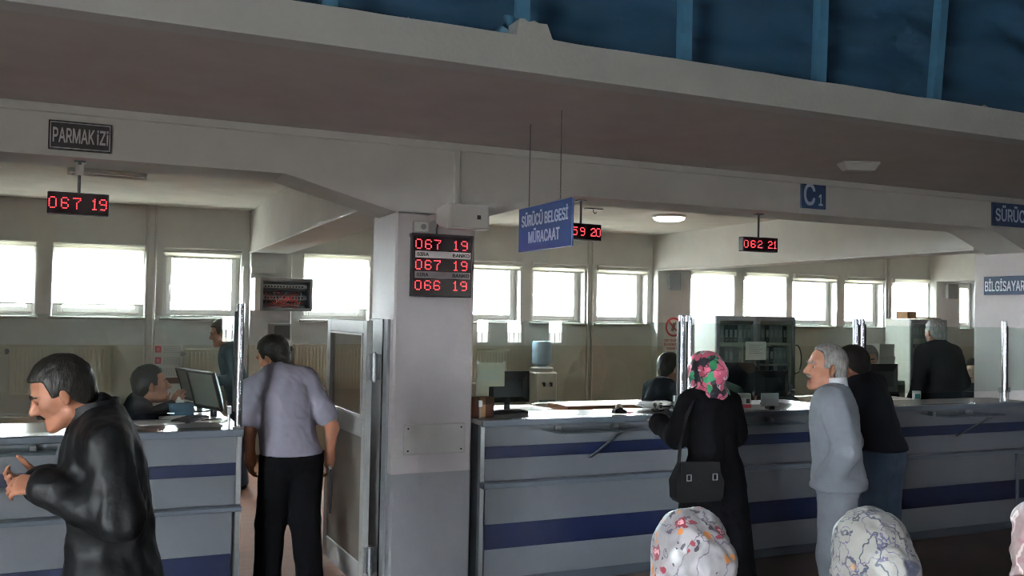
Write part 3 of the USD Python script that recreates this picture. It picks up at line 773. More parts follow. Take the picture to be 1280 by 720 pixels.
t, b = slab('cardboard_box', 'small brown cardboard box on the counter against the number-board pillar', 2.245, 5.62, CT, .165, .16, .135, 'brown_card')
part(t, 'flap', cbox(-.083, .083, -.081, -.0795, .07, .137, .0005), 'brown_card'); part(t, 'tape', cbox(-.02, .02, -.0815, -.0795, 0, .135, .0003), 'kraft_card')
t, b = slab('paper_tray', 'pale cream tray standing on the brown box by the pillar', 2.235, 5.64, CT + .137, .15, .1, .085, 'paper_cream')
t = thing('notice_sheet', 'grey-beige notice sheet fixed to the glass by the number-board pillar', 'notice', None, (2.255, 5.436, 1.315))
part(t, 'sheet', cbox(-.10, .10, 0, .003, 0, .155, .0008), 'paper_cream')
part(t, 'print', cat(*[box(-.075, .075 - .02 * (k % 2), -.0012, .001, .10 - k * .018, .107 - k * .018) for k in range(4)]), 'paper_grey', False)
for s in (-1, 1):
    part(t, 'corner_tape', cbox(s * .092 - .010, s * .092 + .010, -.003, .0, .148, .168, .0005), 'paper')
t, b = slab('paper_sheet', 'large white sheet spread on the desk beside the black monitor', 2.86, 6.08, 1.08, .34, .42, .003, 'paper', 8, None, 'paper')
t = thing('tape_dispenser', 'small black tape dispenser on the counter edge under the hanging sign', 'tape dispenser', None, (3.27, 5.50, CT + .004), 5)
part(t, 'base', hull([(-.055, -.025, 0), (.055, -.025, 0), (-.055, .025, 0), (.055, .025, 0), (-.05, -.02, .03), (.0, -.02, .045), (.05, -.02, .02), (-.05, .02, .03), (0, .02, .045), (.05, .02, .02)]), 'black_plastic', 25)
part(t, 'roll', xf(lathe([(.012, -.01), (.026, -.01), (.026, .01), (.012, .01)], 20), rx=90, t=(-.005, 0, .045)), 'paper_cream', 30)
t = thing('scissors', 'red-handled scissors lying beside the black tape dispenser', 'scissors', None, (3.38, 5.49, CT + .005), -12)
for s in (-1, 1):
    a = np.linspace(0, 2 * math.pi, 15)
    part(t, 'handle', tube(np.stack([-.035 + .024 * np.cos(a), s * .018 + .014 * np.sin(a), .004 + 0 * a], 1), .0045, 7), 'ink_red', 40)
    part(t, 'blade', hull([(-.012, s * .004, .001), (-.012, s * .012, .001), (.08, -s * .004, .001), (-.012, s * .004, .004), (-.012, s * .012, .004), (.08, -s * .004, .004)]), 'zinc', False)
for k, (x, y, w, rz) in enumerate(((3.66, 5.66, .20, 20), (3.72, 5.70, .21, -8), (3.78, 5.69, .2, 12), (3.62, 5.60, .19, 35))):
    v = np.stack(np.meshgrid(np.linspace(-.5, .5, 14), np.linspace(-.5, .5, 14)), -1).reshape(-1, 2)
    zz = .012 + k * .012 + .022 * meshkit.fbm(np.stack([v[:, 0] * 3, v[:, 1] * 3, v[:, 0] * 0 + k * 5], 1), 2)
    i = np.arange(196).reshape(14, 14); f = np.stack([i[:-1, :-1], i[:-1, 1:], i[1:, 1:], i[1:, :-1]], -1).reshape(-1, 4)
    p = np.stack([v[:, 0] * w, v[:, 1] * .28, zz], 1)
    t = thing('paper_sheet', ['crumpled white form at the front of the loose pile by the stamps', 'white form in the middle of the loose pile by the stamps', 'topmost crumpled white form of the pile by the stamps', 'white form sliding off the loose pile toward the tape dispenser'][k], 'paper', 'loose forms on the long counter', (x, y, CT + .001), rz)
    part(t, 'sheet', (np.concatenate([p, p - [0, 0, .0015]]), np.concatenate([f, f[:, ::-1] + 196])), 'paper', True)
for k, x in enumerate((3.585, 3.635, 3.73, 3.83)):
    t = thing('rubber_stamp', ['black rubber stamp at the front end of the row by the forms', 'second black rubber stamp in the row before the white forms', 'black rubber stamp in front of the middle of the paper pile', 'black rubber stamp next to the steel screen posts'][k], 'stamp', 'rubber stamps on the long counter', (x, 5.53, CT + .004), k * 25)
    part(t, 'base', cbox(-.024, .024, -.016, .016, 0, .022, .004), 'black_plastic')
    part(t, 'handle', lathe([(0, .02), (.009, .02), (.007, .035), (.013, .05), (.012, .06), (0, .066)], 16), 'black_plastic', 40)
t, b = slab('leaflet_box', 'white leaflet box with a red base on the counter beside the floral headscarf', 4.43, 5.60, CT + .004, .11, .05, .11, 'paper')
part(t, 'red_base', cbox(-.0555, .0555, -.0265, .0265, 0, .028, .002), 'ink_red'); part(t, 'picture', cbox(.005, .04, -.027, -.0245, .035, .07, .0005), 'binder_dark')
t = thing('acrylic_plate', 'grey name plate leaning on the glass past the leaflet box', 'name plate', None, (4.575, 5.47, CT + .004))
part(t, 'plate', cbox(-.085, .085, .0, .004, .02, .12, .001), 'paper_grey'); part(t, 'stand', cbox(-.025, .025, -.03, .03, 0, .025, .003), 'black_plastic')
t, b = slab('tissue_box', 'blue tissue box between the two tilted monitors', .40, 6.30, 1.08, .16, .11, .09, 'tissue_blue', 15)
part(t, 'tissue', hull([(-.03, -.01, .09), (.03, -.01, .09), (-.03, .01, .09), (.03, .01, .09), (-.01, 0, .13), (.02, .01, .12)]), 'paper', 20)
for k, (x, y, z, w, d, rz) in enumerate(((.25, 5.80, CT, .26, .20, 12), (.56, 5.83, CT, .20, .14, -25), (.36, 6.10, 1.08, .17, .22, 5))):
    slab('document', ['white document lying before the clerk\'s hands on the shorter counter', 'white paper with a dark pen by the doorway post', 'open register on the white desk past the clerk\'s hands'][k], x, y, z, w, d, .006 + .01 * (k == 2), 'paper', rz, 'papers on the shorter counter', 'document')
slab('pen', 'dark pen across the white paper by the doorway post', .56, 5.83, CT + .0065, .14, .008, .007, 'black_plastic', 30)

# glazed binder cabinets
def cabinet(label, x0, x1, y0, y1, h, shelves, mat, notice=False):
    t = thing('cabinet', label, 'cabinet', None, (x0, y0, 0))
    w, d = x1 - x0, y1 - y0
    part(t, 'body', cat(cbox(0, .03, 0, d, 0, h, .003), cbox(w - .03, w, 0, d, 0, h, .003), cbox(.03, w - .03, .0, d, h - .03, h, .003), cbox(.03, w - .03, d - .02, d, 0, h - .03, .002), cbox(.03, w - .03, .02, d, 0, .08, .002)), mat)
    for z in shelves:
        part(t, 'shelf', cbox(.03, w - .03, .03, d - .02, z - .02, z, .002), mat)
    for k in range(2):
        a, b = .005 + k * (w / 2), w / 2 - .003 + k * (w / 2)
        dr = part(t, 'door', cat(cbox(a, a + .045, -.02, 0, .95, h - .01, .003), cbox(b - .045, b, -.02, 0, .95, h - .01, .003), cbox(a + .045, b - .045, -.02, 0, .95, 1.0, .003), cbox(a + .045, b - .045, -.02, 0, h - .06, h - .01, .003)), 'cabinet_shade')
        part(dr, 'glass_pane', cbox(a + .04, b - .04, -.013, -.008, .99, h - .05, 0), 'screen_glass')
        part(dr, 'handle', cbox((b - .03) if k == 0 else (a + .018), (b - .018) if k == 0 else (a + .03), -.04, -.02, 1.14, 1.26, .003), 'zinc')
        part(t, 'lower_door', cbox(a, b, -.02, 0, .08, .94, .003), 'cabinet_shade')
    return t


C1X, C1Y, C1W = 6.31, 8.5, 1.16
cabinet('cream cabinet with glazed doors and rows of binders behind the counter', C1X, C1X + C1W, C1Y, C1Y + .4, 1.815, (1.02, 1.245, 1.50), 'cabinet_cream')
C2X, C2Y, C2W = 9.9, 9.0, .69
cabinet('pale cabinet with binders and a brown cardboard box on its top', C2X, C2X + C2W, C2Y, C2Y + .42, 1.815, (1.02, 1.26, 1.54), 'cabinet_cream')
RB = np.random.default_rng(3)


def binder_proto(mat):
    t = thing('binder', 'binder standing in a row behind the cabinet glass', 'binder', 'binders in the two glazed cabinets', (0, -3, 0))
    part(t, 'cover', cbox(-.03, .03, 0, .24, 0, .2, .004), mat); part(t, 'spine_label', cbox(-.018, .018, -.002, .001, .06, .15, .0005), 'paper_grey')
    part(t, 'finger_hole', rod((0, .001, .032), (0, -.002, .032), .010, n=10), 'zinc')
    return t


protos = {}


def binder(mat, loc):
    if mat not in protos:
        protos[mat] = binder_proto(mat)
        x = UsdGeom.Xformable(stage.GetPrimAtPath(protos[mat])); x.GetOrderedXformOps()[0].Set(Gf.Vec3d(*loc))
    else:
        clone(protos[mat], 'binder standing in a row behind the cabinet glass', loc)


for bx, w, yy, rows in ((C1X, C1W, C1Y, ((1.50, 1), (1.245, 0), (1.02, 1))), (C2X, C2W, C2Y, ((1.54, 1), (1.26, 1), (1.02, 1)))):
    for z, full in rows:
        x = bx + .075
        while x < bx + w - .07:
            if RB.random() < (.9 if full else .55):
                binder('binder_dark' if RB.random() < .5 else 'binder_pale', (x, yy + .06, z + .001))
            x += .066
t = thing('cabinet_notice', 'white printed notice taped to the glazed door of the cream cabinet', 'notice', None, (C1X + .565, C1Y - .024, 1.30))
part(t, 'sheet', cbox(-.15, .15, -.001, .001, 0, .215, .0004), 'paper'); part(t, 'print', cat(*[box(-.1, .1 - .04 * (k % 2), -.003, -.0005, .17 - k * .024, .178 - k * .024) for k in range(5)]), 'paper_grey', False)
a = np.linspace(0, 2 * math.pi, 25)
solo('hanging_cable', 'black cable loop hanging on the side edge of the binder cabinet', 'cable', tube(np.stack([C1X + C1W + .075 + .075 * np.cos(a), C1Y + .05 + 0 * a, 1.30 + .17 * np.sin(a)], 1), .008, 8), 'dark_steel', 40)
t, b = slab('cardboard_box', 'brown cardboard box on top of the pale cabinet by the far beam', C2X + .12, C2Y + .17, 1.816, .17, .2, .10, 'kraft_card')
part(t, 'flap', cbox(-.085, .085, -.1015, -.0995, .05, .102, .0005), 'kraft_card')
slab('folder', 'flat pale folder lying on the cabinet next to the cardboard box', C2X + .42, C2Y + .2, 1.816, .3, .24, .03, 'paper_cream', 6)
t = thing('filing_cabinet', 'low pale filing cabinet carrying the stack of white paper boxes', 'cabinet', None, (7.30, 7.1, 0))
part(t, 'body', cbox(0, .45, 0, .5, 0, 1.15, .004), 'cabinet_cream')
for k in range(3):
    d_ = part(t, 'drawer', cbox(.015, .435, -.018, 0, .06 + k * .36, .40 + k * .36, .004), 'cabinet_cream'); part(d_, 'handle', cbox(.16, .29, -.035, -.018, .32 + k * .36, .335 + k * .36, .003), 'zinc')
for k in range(3):
    t, b = slab('paper_box', ['lowest white box of the paper stack on the filing cabinet', 'middle white box of the paper stack on the filing cabinet', 'topmost white box of the paper stack on the filing cabinet'][k], 7.48 + .012 * (k % 2), 7.25, 1.15 + k * .13, .22, .3, .128, 'paper', 3 * k - 4, 'white paper boxes in one stack')
    part(t, 'lid', cbox(-.113, .113, -.153, .153, .085, .13, .003), 'paper')
t, b = slab('sticker_card', 'small green-and-white card standing on the desk by the man in the dark suit', 6.60, 5.92, 1.08, .075, .03, .085, 'paper', -10, None, 'card')
part(t, 'green_panel', cbox(-.025, .025, -.017, -.014, .015, .06, .0005), 'teal_cloth')
slab('document', 'white papers spread on the desk left of the green card', 6.25, 5.95, 1.08, .34, .16, .008, 'paper', 4, None, 'document')

# water cooler
t = thing('water_cooler', 'white water cooler with an upturned blue bottle by the window wall', 'water cooler', None, (5.41, 11.2, 0), sc=BS)
part(t, 'body', cbox(-.155, .155, -.15, .15, 0, .93, .02), 'cooler_white')
part(t, 'top_collar', lathe([(0, .93), (.15, .93), (.15, .975), (.12, .99), (0, .99)], 28), 'cooler_white', 40)
part(t, 'bottle', lathe([(0, .965), (.05, .965), (.06, 1.0), (.125, 1.03), (.13, 1.06), (.124, 1.09), (.13, 1.12), (.13, 1.16), (.124, 1.18), (.13, 1.2), (.13, 1.29), (.115, 1.318), (0, 1.322)], 32), 'water_blue', 40)
for s in (-1, 1):
    part(t, 'tap', cat(rod((s * .05, -.15, .79), (s * .05, -.19, .79), .014), cbox(s * .05 - .012, s * .05 + .012, -.2, -.175, .75, .8, .004)), 'dark_steel')
part(t, 'drip_tray', cbox(-.1, .1, -.21, -.148, .55, .58, .004), 'cabinet_shade')
# radiators
for x0, x1, z1, lab in ((-1.07, -.02, 1.33, 'cream ribbed radiator under the lowered blind at the shorter counter'), (2.06, 3.06, 1.36, 'cream ribbed radiator behind the open aluminium door'), (4.28, 5.0, 1.30, 'cream ribbed radiator just past the number-board pillar'), (.77, 1.40, 1.30, 'cream ribbed radiator under the barred window')):
    t = thing('radiator', lab, 'radiator', 'radiators on the window wall', (x0, YB - .034, .76))
    w, h = x1 - x0, z1 - .76
    part(t, 'panel', cbox(0, w, -.085, -.02, .03, h - .012, .006), 'radiator_cream')
    n = int(w / .042)
    part(t, 'ribs', cat(*[cbox((k + .5) * w / n - .011, (k + .5) * w / n + .011, -.097, -.083, .05, h - .035, .005) for k in range(n)]), 'radiator_cream', kind='stuff')
    part(t, 'top_grille', cbox(-.004, w + .004, -.1, -.015, h - .014, h, .003), 'radiator_cream')
    part(t, 'valve', cat(rod((-.03, -.05, h - .06), (.01, -.05, h - .06), .012), rod((-.03, -.05, h - .09), (-.03, -.05, h - .03), .018)), 'zinc')
    for q in (.12 * w, .88 * w):
        part(t, 'wall_bracket', cbox(q - .015, q + .015, -.03, .03, .1, h - .06, .002), 'zinc')
# wall calendar, picture board, network cabinet, notice
t = thing('wall_calendar', 'white wall calendar with three red squares beside the twin pipes', 'calendar', None, (.585, YB - .004, .88), sc=BS)
part(t, 'backing', cbox(-.15, .155, -.006, 0, 0, .44, .001), 'paper')
part(t, 'base_band', cbox(-.15, .155, -.009, -.005, 0, .066, .001), 'brown_card')
for k in range(3):
    s = part(t, 'month_square', cbox(-.135, -.07, -.009, -.005, .345 - k * .125, .42 - k * .125, .001), 'ink_red'); part(s, 'square_print', box(-.118, -.087, -.0105, -.008, .365 - k * .125, .40 - k * .125), 'ink_pink', False)
    part(t, 'day_rows', cat(*[box(-.045 + c * .026, -.03 + c * .026, -.0085, -.005, .34 - k * .125 + r * .022, .352 - k * .125 + r * .022) for c in range(7) for r in range(4)]), 'paper_grey', False)
t = thing('wall_board', 'small grey pinned board on the wall under the network cabinet', 'notice board', None, (1.86, YB - .17, 1.415), sc=BS)
part(t, 'board', cbox(-.13, .13, -.012, 0.018, 0, .185, .003), 'paper_grey'); part(t, 'picture', cbox(-.06, .115, -.015, -.011, .02, .165, .001), 'cabinet_shade')
t = thing('network_cabinet', 'wall-hung network cabinet full of red cables, door glass open to view', 'network cabinet', None, (1.505, 10.965, 1.773), sc=BS)
w, h, d = .63, .365, .345
part(t, 'shell', cat(cbox(0, w, 0, d, h - .02, h, .003), cbox(0, w, 0, d, 0, .02, .003), cbox(w - .02, w, 0, d, .02, h - .02, .003), cbox(.02, w - .02, d - .02, d, .02, h - .02, .002)), 'cabinet_shade')
part(t, 'side_panel', cbox(-.004, .018, 0, d, .0, h, .003), 'conduit_white')
part(t, 'door_frame', cat(cbox(.055, w, -.016, 0, h - .035, h, .002), cbox(.055, w, -.016, 0, 0, .035, .002), cbox(.055, .085, -.016, 0, .03, h - .03, .002), cbox(w - .03, w, -.016, 0, .03, h - .03, .002)), 'cabinet_shade')
part(t, 'door_post', cbox(-.004, .056, -.016, .0, 0, h, .003), 'conduit_white')
for k, (z, m) in enumerate(((.275, 'paper_grey'), (.21, 'binder_dark'), (.15, 'binder_pale'), (.10, 'binder_dark'))):
    p_ = part(t, 'patch_panel', cbox(.09, w - .05, .06, .16, z - .02, z + .02, .003), m)
    part(p_, 'socket', cat(*[cbox(.11 + j * .034, .128 + j * .034, .055, .062, z - .009, z + .007, .001) for j in range(13)]), 'black_plastic')
RC = np.random.default_rng(5)
for k in range(26):
    xa, xb = RC.uniform(.10, w - .07, 2); za = RC.choice([.21, .15, .10]); q = np.linspace(0, 1, 9)
    pts = np.stack([xa + (xb - xa) * q, .045 - .03 * np.sin(q * math.pi), za + (RC.uniform(.03, .09) - za) * q ** 1.5 - .02 * np.sin(q * math.pi)], 1)
    part(t, 'patch_cable', tube(pts, .0035, 5), 'cable_red' if k % 4 else 'cable_pale', 40)
t = thing('phone_notice', 'white notice with a red barred circle and phone on the pilaster', 'notice', None, (7.66, YB - .154, 1.265), sc=BS)
part(t, 'sheet', cbox(-.165, .165, -.004, 0, 0, .50, .001), 'paper')
part(t, 'ring', xf(lathe([(.108, -.002), (.135, -.002), (.135, .002), (.108, .002)], 40), rx=90, t=(0, -.006, .34)), 'ink_red', 30)
part(t, 'bar', xf(cbox(-.112, .112, -.0075, -.004, -.012, .012, .001), ry=45, t=(0, 0, .34)), 'ink_red')
part(t, 'phone_picture', xf(cat(cbox(-.024, .024, -.0065, -.004, -.06, .06, .002), box(.006, .018, -.0065, -.004, .06, .09)), ry=18, t=(0, 0, .34)), 'cabinet_shade')
part(t, 'lettering', cat(words('CEP TELEFONU', .034, 0, -.004, .135, .86), words('İLE KONUŞMAK', .034, 0, -.004, .08, .86), words('YASAKTIR', .034, 0, -.004, .025, .95)), 'ink_red', False)
# low table by the cooler
t = thing('low_table', 'low brown wooden table standing past the water cooler', 'table', None, (5.15, 9.0, 0))
part(t, 'table_top', cbox(-.6, .6, -.25, .25, .73, .79, .005), 'beech')
for sx in (-1, 1):
    for sy in (-1, 1):
        part(t, 'leg', cbox(sx * .55 - .025, sx * .55 + .025, sy * .2 - .025, sy * .2 + .025, 0, .73, .004), 'beech')


def office_chair(label, x, y, rz, seat=.5, back=1.0, mat='office_chair'):
    t = thing('office_chair', label, 'chair', 'office chairs', (x, y, 0), rz)
    part(t, 'seat', cbox(-.23, .23, -.22, .22, seat - .07, seat, .03), mat)
    part(t, 'backrest', hull([(sx * .21, -.235 + e, z) for sx in (-1, 1) for z in (seat + .16, back - .06) for e in (0, .05)] + [(sx * .16, -.25 + e, z) for sx in (-1, 1) for z in (seat + .12, back) for e in (0, .05)]), mat, 20)
    part(t, 'back_support', cbox(-.03, .03, -.24, -.215, seat - .06, seat + .3, .004), 'black_plastic')
    part(t, 'gas_column', rod((0, 0, .09), (0, 0, seat - .06), .028, n=14), 'dark_steel', 40)
    for k in range(5):
        a = k * 2 * math.pi / 5
        l_ = part(t, 'base_leg', hull([(.0, 0, .08), (.0, 0, .12)] + [(.3 * math.cos(a) - s * .02 * math.sin(a), .3 * math.sin(a) + s * .02 * math.cos(a), z) for s in (-1, 1) for z in (.055, .075)] + [(-s * .03 * math.sin(a), s * .03 * math.cos(a), z) for s in (-1, 1) for z in (.07, .12)]), 'black_plastic', 20)
        part(l_, 'caster', xf(lathe([(0, -.018), (.026, -.018), (.026, .018), (0, .018)], 14), rx=90, rz=math.degrees(a), t=(.29 * math.cos(a), .29 * math.sin(a), .027)), 'rubber_black', 30)
    return t


office_chair('empty dark high-backed office chair behind the counter monitor', 6.18, 7.80, 160, .52, 1.30)
# ================================================================== people
def smin(a, b, k):
    h = np.clip(.5 + .5 * (b - a) / k, 0, 1)
    return b * (1 - h) + a * h - k * h * (1 - h)


def d_cap(p, a, b, ra, rb):
    a, b = np.asarray(a, np.float32), np.asarray(b, np.float32)
    ab = b - a; l2 = float(ab @ ab) + 1e-9
    t = np.clip((p - a) @ ab / l2, 0, 1)
    return np.linalg.norm(p - a - t[:, None] * ab, axis=1) - (ra + (rb - ra) * t)


def d_ell(p, c, r, M=None):
    q = p - np.asarray(c, np.float32)
    if M is not None:
        q = q @ np.asarray(M, np.float32)
    r = np.asarray(r, np.float32)
    k0 = np.linalg.norm(q / r, axis=1); k1 = np.linalg.norm(q / (r * r), axis=1) + 1e-9
    return k0 * (k0 - 1) / k1


class Field:
    """solid made of blended capsules and ellipsoids"""
    def __init__(self, k=.03):
        self.k, self.items, self.cuts, self.near = k, [], [], []

    def cap(self, a, b, ra, rb, k=None):
        self.items.append((lambda p: d_cap(p, a, b, ra, rb), self.k if k is None else k)); return self

    def ell(self, c, r, M=None, k=None):
        self.items.append((lambda p: d_ell(p, c, r, M), self.k if k is None else k)); return self

    def sub(self, fn, k=.01):
        self.cuts.append((fn, k)); return self

    def cluster(self, field, c, rad):
        """a finely blended group (a hand, a face) that is only worked out near its place"""
        self.near.append((field, np.asarray(c, np.float32), rad)); return self

    def __call__(self, p):
        d = None
        for fn, k in self.items:
            e = fn(p); d = e if d is None else smin(d, e, k)
        for f, c, rad in self.near:
            s = np.linalg.norm(p - c, axis=1)
            m = s < rad
            if m.any():
                e = f(p[m]); d[m] = smin(d[m], e, .008)
        for fn, k in self.cuts:
            d = -smin(-d, fn(p), k)
        return d


def nets(fn, lo, hi, h, smooth=1):
    """surface nets over the box, block by block, worked out only near the surface"""
    lo = np.asarray(lo, float); n = np.ceil((np.asarray(hi) - lo) / h).astype(int) + 2
    B = 8; nb = -(-n // B); N = nb * B
    bc = np.stack(np.meshgrid(*[(np.arange(k) + .5) * B * h for k in nb], indexing='ij'), -1).reshape(-1, 3) + lo - .5 * h
    dc = fn(bc.astype(np.float32))
    V = np.repeat(np.repeat(np.repeat(dc.reshape(nb), B, 0), B, 1), B, 2).astype(np.float32)
    act = np.nonzero(np.abs(dc) < B * h * .5 * 1.75 + .03)[0]
    off = np.stack(np.meshgrid(*[np.arange(B)] * 3, indexing='ij'), -1).reshape(-1, 3)
    ib = np.stack(np.unravel_index(act, nb), -1) * B
    idx = (ib[:, None] + off[None]).reshape(-1, 3)
    val = fn((idx * h + lo).astype(np.float32))
    V[idx[:, 0], idx[:, 1], idx[:, 2]] = val
    V[0] = V[-1] = 1; V[:, 0] = V[:, -1] = 1; V[:, :, 0] = V[:, :, -1] = 1
    S = V < 0
    c = [(a, b, d) for a in (0, 1) for b in (0, 1) for d in (0, 1)]
    sl = lambda A, o: A[o[0]:A.shape[0] - 1 + o[0], o[1]:A.shape[1] - 1 + o[1], o[2]:A.shape[2] - 1 + o[2]]
    cnt = sum(sl(S, o).astype(np.int8) for o in c)
    cell = np.stack(np.nonzero((cnt > 0) & (cnt < 8)), -1)
    acc = np.zeros((len(cell), 3)); w = np.zeros(len(cell))
    g = lambda o: V[cell[:, 0] + o[0], cell[:, 1] + o[1], cell[:, 2] + o[2]]
    for o in c:
        for ax in range(3):
            if o[ax] == 0:
                o2 = list(o); o2[ax] = 1
                va, vb = g(o), g(o2); m = (va < 0) != (vb < 0)
                t = np.where(m, va / np.where(m, va - vb, 1), 0)
                q = np.array(o, float)[None].repeat(len(cell), 0); q[:, ax] += t
                acc[m] += q[m]; w[m] += 1
    v = (cell + acc / w[:, None]) * h + lo
    ids = np.full(cnt.shape, -1, np.int64); ids[cell[:, 0], cell[:, 1], cell[:, 2]] = np.arange(len(cell))
    faces = []
    for ax in range(3):
        o2 = [0, 0, 0]; o2[ax] = 1
        A, Bv = S[:S.shape[0] - o2[0], :S.shape[1] - o2[1], :S.shape[2] - o2[2]], S[o2[0]:, o2[1]:, o2[2]:]
        e = np.stack(np.nonzero(A != Bv), -1); ins = A[e[:, 0], e[:, 1], e[:, 2]]
        u, w_ = (ax + 1) % 3, (ax + 2) % 3
        du, dw = np.eye(3, dtype=int)[u], np.eye(3, dtype=int)[w_]
        q = [e - du - dw, e - dw, e, e - du]
        q = np.stack([ids[x[:, 0], x[:, 1], x[:, 2]] for x in q], 1)
        q[~ins] = q[~ins][:, ::-1]; faces.append(q)
    f = np.vstack(faces); f = f[(f >= 0).all(1)]
    if smooth:
        from scipy.sparse import coo_matrix
        e = np.vstack([f[:, [0, 1]], f[:, [1, 2]], f[:, [2, 3]], f[:, [3, 0]]])
        M = coo_matrix((np.ones(len(e) * 2), (np.r_[e[:, 0], e[:, 1]], np.r_[e[:, 1], e[:, 0]])), (len(v), len(v))).tocsr()
        M.data[:] = 1; deg = np.maximum(np.asarray(M.sum(1)).ravel(), 1)[:, None]
        for _ in range(smooth):
            v = v + .5 * (M @ v / deg - v)
    return v, f


def normals(v, f):
    n = np.zeros_like(v); a = np.cross(v[f[:, 2]] - v[f[:, 0]], v[f[:, 3]] - v[f[:, 1]])
    for k in range(4):
        np.add.at(n, f[:, k], a)
    return n / np.maximum(np.linalg.norm(n, axis=1, keepdims=True), 1e-12)


def folds(m, amp, scale=(8, 8, 3.0), seed=0, ridge=True, still=None):
    """cloth folds: ridged noise, mostly running down the body"""
    v, f = m; n = normals(v, f)
    q = v * np.asarray(scale) + .6 * (meshkit.noise(v * 6, seed + 9) - .5)[:, None]
    e = meshkit.fbm(q, 3, seed); e = (1 - np.abs(2 * e - 1)) - .75 if ridge else e - .5
    a = amp * 2 * e * (np.clip((v[:, 2] - still) / .05, 0, 1) if still is not None else 1)
    fine = amp * .35 * (meshkit.fbm(v * 26, 2, seed + 3) - .5)
    return v + n * (a + fine * (1 if still is None else np.clip((v[:, 2] - still) / .05, 0, 1)))[:, None], f


def bounds(pts, r):
    pts = np.asarray(pts, float); return pts.min(0) - r, pts.max(0) + r


def rot(yaw=0, pitch=0, roll=0):
    """degrees; pitch > 0 nods forward (face is +y), yaw > 0 turns to the figure's left"""
    y, p, r = np.radians([yaw, pitch, roll])
    Rz = np.array([[math.cos(y), -math.sin(y), 0], [math.sin(y), math.cos(y), 0], [0, 0, 1]])
    Rx = np.array([[1, 0, 0], [0, math.cos(p), math.sin(p)], [0, -math.sin(p), math.cos(p)]])
    Ry = np.array([[math.cos(r), 0, math.sin(r)], [0, 1, 0], [-math.sin(r), 0, math.cos(r)]])
    return Rz @ Rx @ Ry


def skin(name, col):
    paint(name, col, .5, vary=.06, scale=18, bump=.05, bscale=220, spec=.35)


skin('skin_tan', 'A8725A'); skin('skin_warm', 'B58068'); skin('skin_pale', 'CFA489')
paint('hair_black', '17140F', .55, vary=.2, scale=60, stretch=(1, 1, .25), bump=.5, bscale=160)
paint('hair_brown', '2A1F18', .55, vary=.2, scale=60, stretch=(1, 1, .25), bump=.5, bscale=160)
paint('hair_grey', '8E8B88', .6, vary=.25, scale=70, stretch=(1, 1, .25), bump=.5, bscale=160)
paint('eye_white', 'B4A89E', .25, vary=.01); paint('eye_dark', '1C130E', .2, vary=.01); paint('lip', '8E5348', .5)
paint('leather_black', '0F1113', .56, vary=.2, scale=6, bump=.9, bscale=22, spec=.28)
paint('cloth_black', '0D0D10', .9, spec=.12, vary=.12, scale=5, bump=.25, bscale=120)
paint('cloth_dark', '1B1F26', .9, spec=.15, vary=.12, scale=5, bump=.25, bscale=120)
paint('cloth_charcoal', '202228', .9, spec=.15, vary=.1, scale=5, bump=.2, bscale=120)
paint('shirt_lavender', '8B8795', .8, vary=.04, scale=4, bump=.15, bscale=160)
paint('suit_grey', '858A93', .85, vary=.06, scale=4, bump=.25, bscale=150)
paint('jeans_blue', '3D4C60', .85, vary=.15, scale=6, bump=.25, bscale=150)
paint('collar_white', 'C9C8CC', .8, vary=.02)
paint('shirt_blue', '7F9FC0', .8, vary=.04)
paint('jumper_teal', '2B4550', .9, vary=.1, scale=6)
paint('shoe_black', '101012', .35, vary=.05)
paint('coat_pink', 'A88886', .85, vary=.05); paint('coat_beige', 'A99C90', .85, vary=.06)
paint('scarf_green', '3C4A42', .85, vary=.12); paint('scarf_navy', '23252E', .85, vary=.1)
paint('folder_black', '1B1D22', .3, vary=.05); paint('bag_black', '0E0E10', .55, vary=.1, bump=.3, spec=.3)


def printed(name, base, layers, rough=.45):
    """printed scarf cloth: flat motifs (voronoi petals cut by noise) on a plain ground"""
    def make(path):
        n = {'g': ('texture_coordinate', {}), 'base': ('color', {'value': lin(base)}), 'p': ('principled_bsdf', {'roughness': rough, 'sheen_weight': .15})}
        l, last = [], 'base.color'
        for i, (col, kind, scale, lo, hi, off) in enumerate(layers):
            n |= {f'm{i}': ('mapping', {'location': (off, off * 1.7, off * .3)}), f'c{i}': ('color', {'value': lin(col)}), f'x{i}': ('mix', {}), f'k{i}': ('map_range', {'from_min': lo, 'from_max': hi, 'to_min': 1.0, 'to_max': 0.0, 'clamp': True})}
            if kind == 'spot':
                n |= {f'w{i}': ('noise_texture', {'scale': scale * 2.2, 'detail': 2.0}), f'a{i}': ('mix_vector', {'fac': .06}), f't{i}': ('voronoi_texture', {'scale': scale})}
                l += [('g.object', f'm{i}.vector'), (f'm{i}.vector', f'w{i}.vector'), (f'm{i}.vector', f'a{i}.a'), (f'w{i}.color', f'a{i}.b'), (f'a{i}.result', f't{i}.vector'), (f't{i}.distance', f'k{i}.value')]
            elif kind == 'line':
                n |= {f'w{i}': ('noise_texture', {'scale': scale, 'detail': 3.0}), f'd{i}': ('math', {'math_type': 'subtract', 'value2': .5}), f'b{i}': ('math', {'math_type': 'absolute'})}
                l += [('g.object', f'm{i}.vector'), (f'm{i}.vector', f'w{i}.vector'), (f'w{i}.fac', f'd{i}.value1'), (f'd{i}.value', f'b{i}.value1'), (f'b{i}.value', f'k{i}.value')]
            else:
                n |= {f't{i}': ('noise_texture', {'scale': scale, 'detail': 2.0})}
                l += [('g.object', f'm{i}.vector'), (f'm{i}.vector', f't{i}.vector'), (f't{i}.fac', f'k{i}.value')]
            l += [(f'k{i}.result', f'x{i}.fac'), (last, f'x{i}.color1'), (f'c{i}.color', f'x{i}.color2')]
            last = f'x{i}.color'
        l.append((last, 'p.base_color'))
        return usdkit.material(stage, path, n, l, surface='p.BSDF')
    RECIPES[name] = make


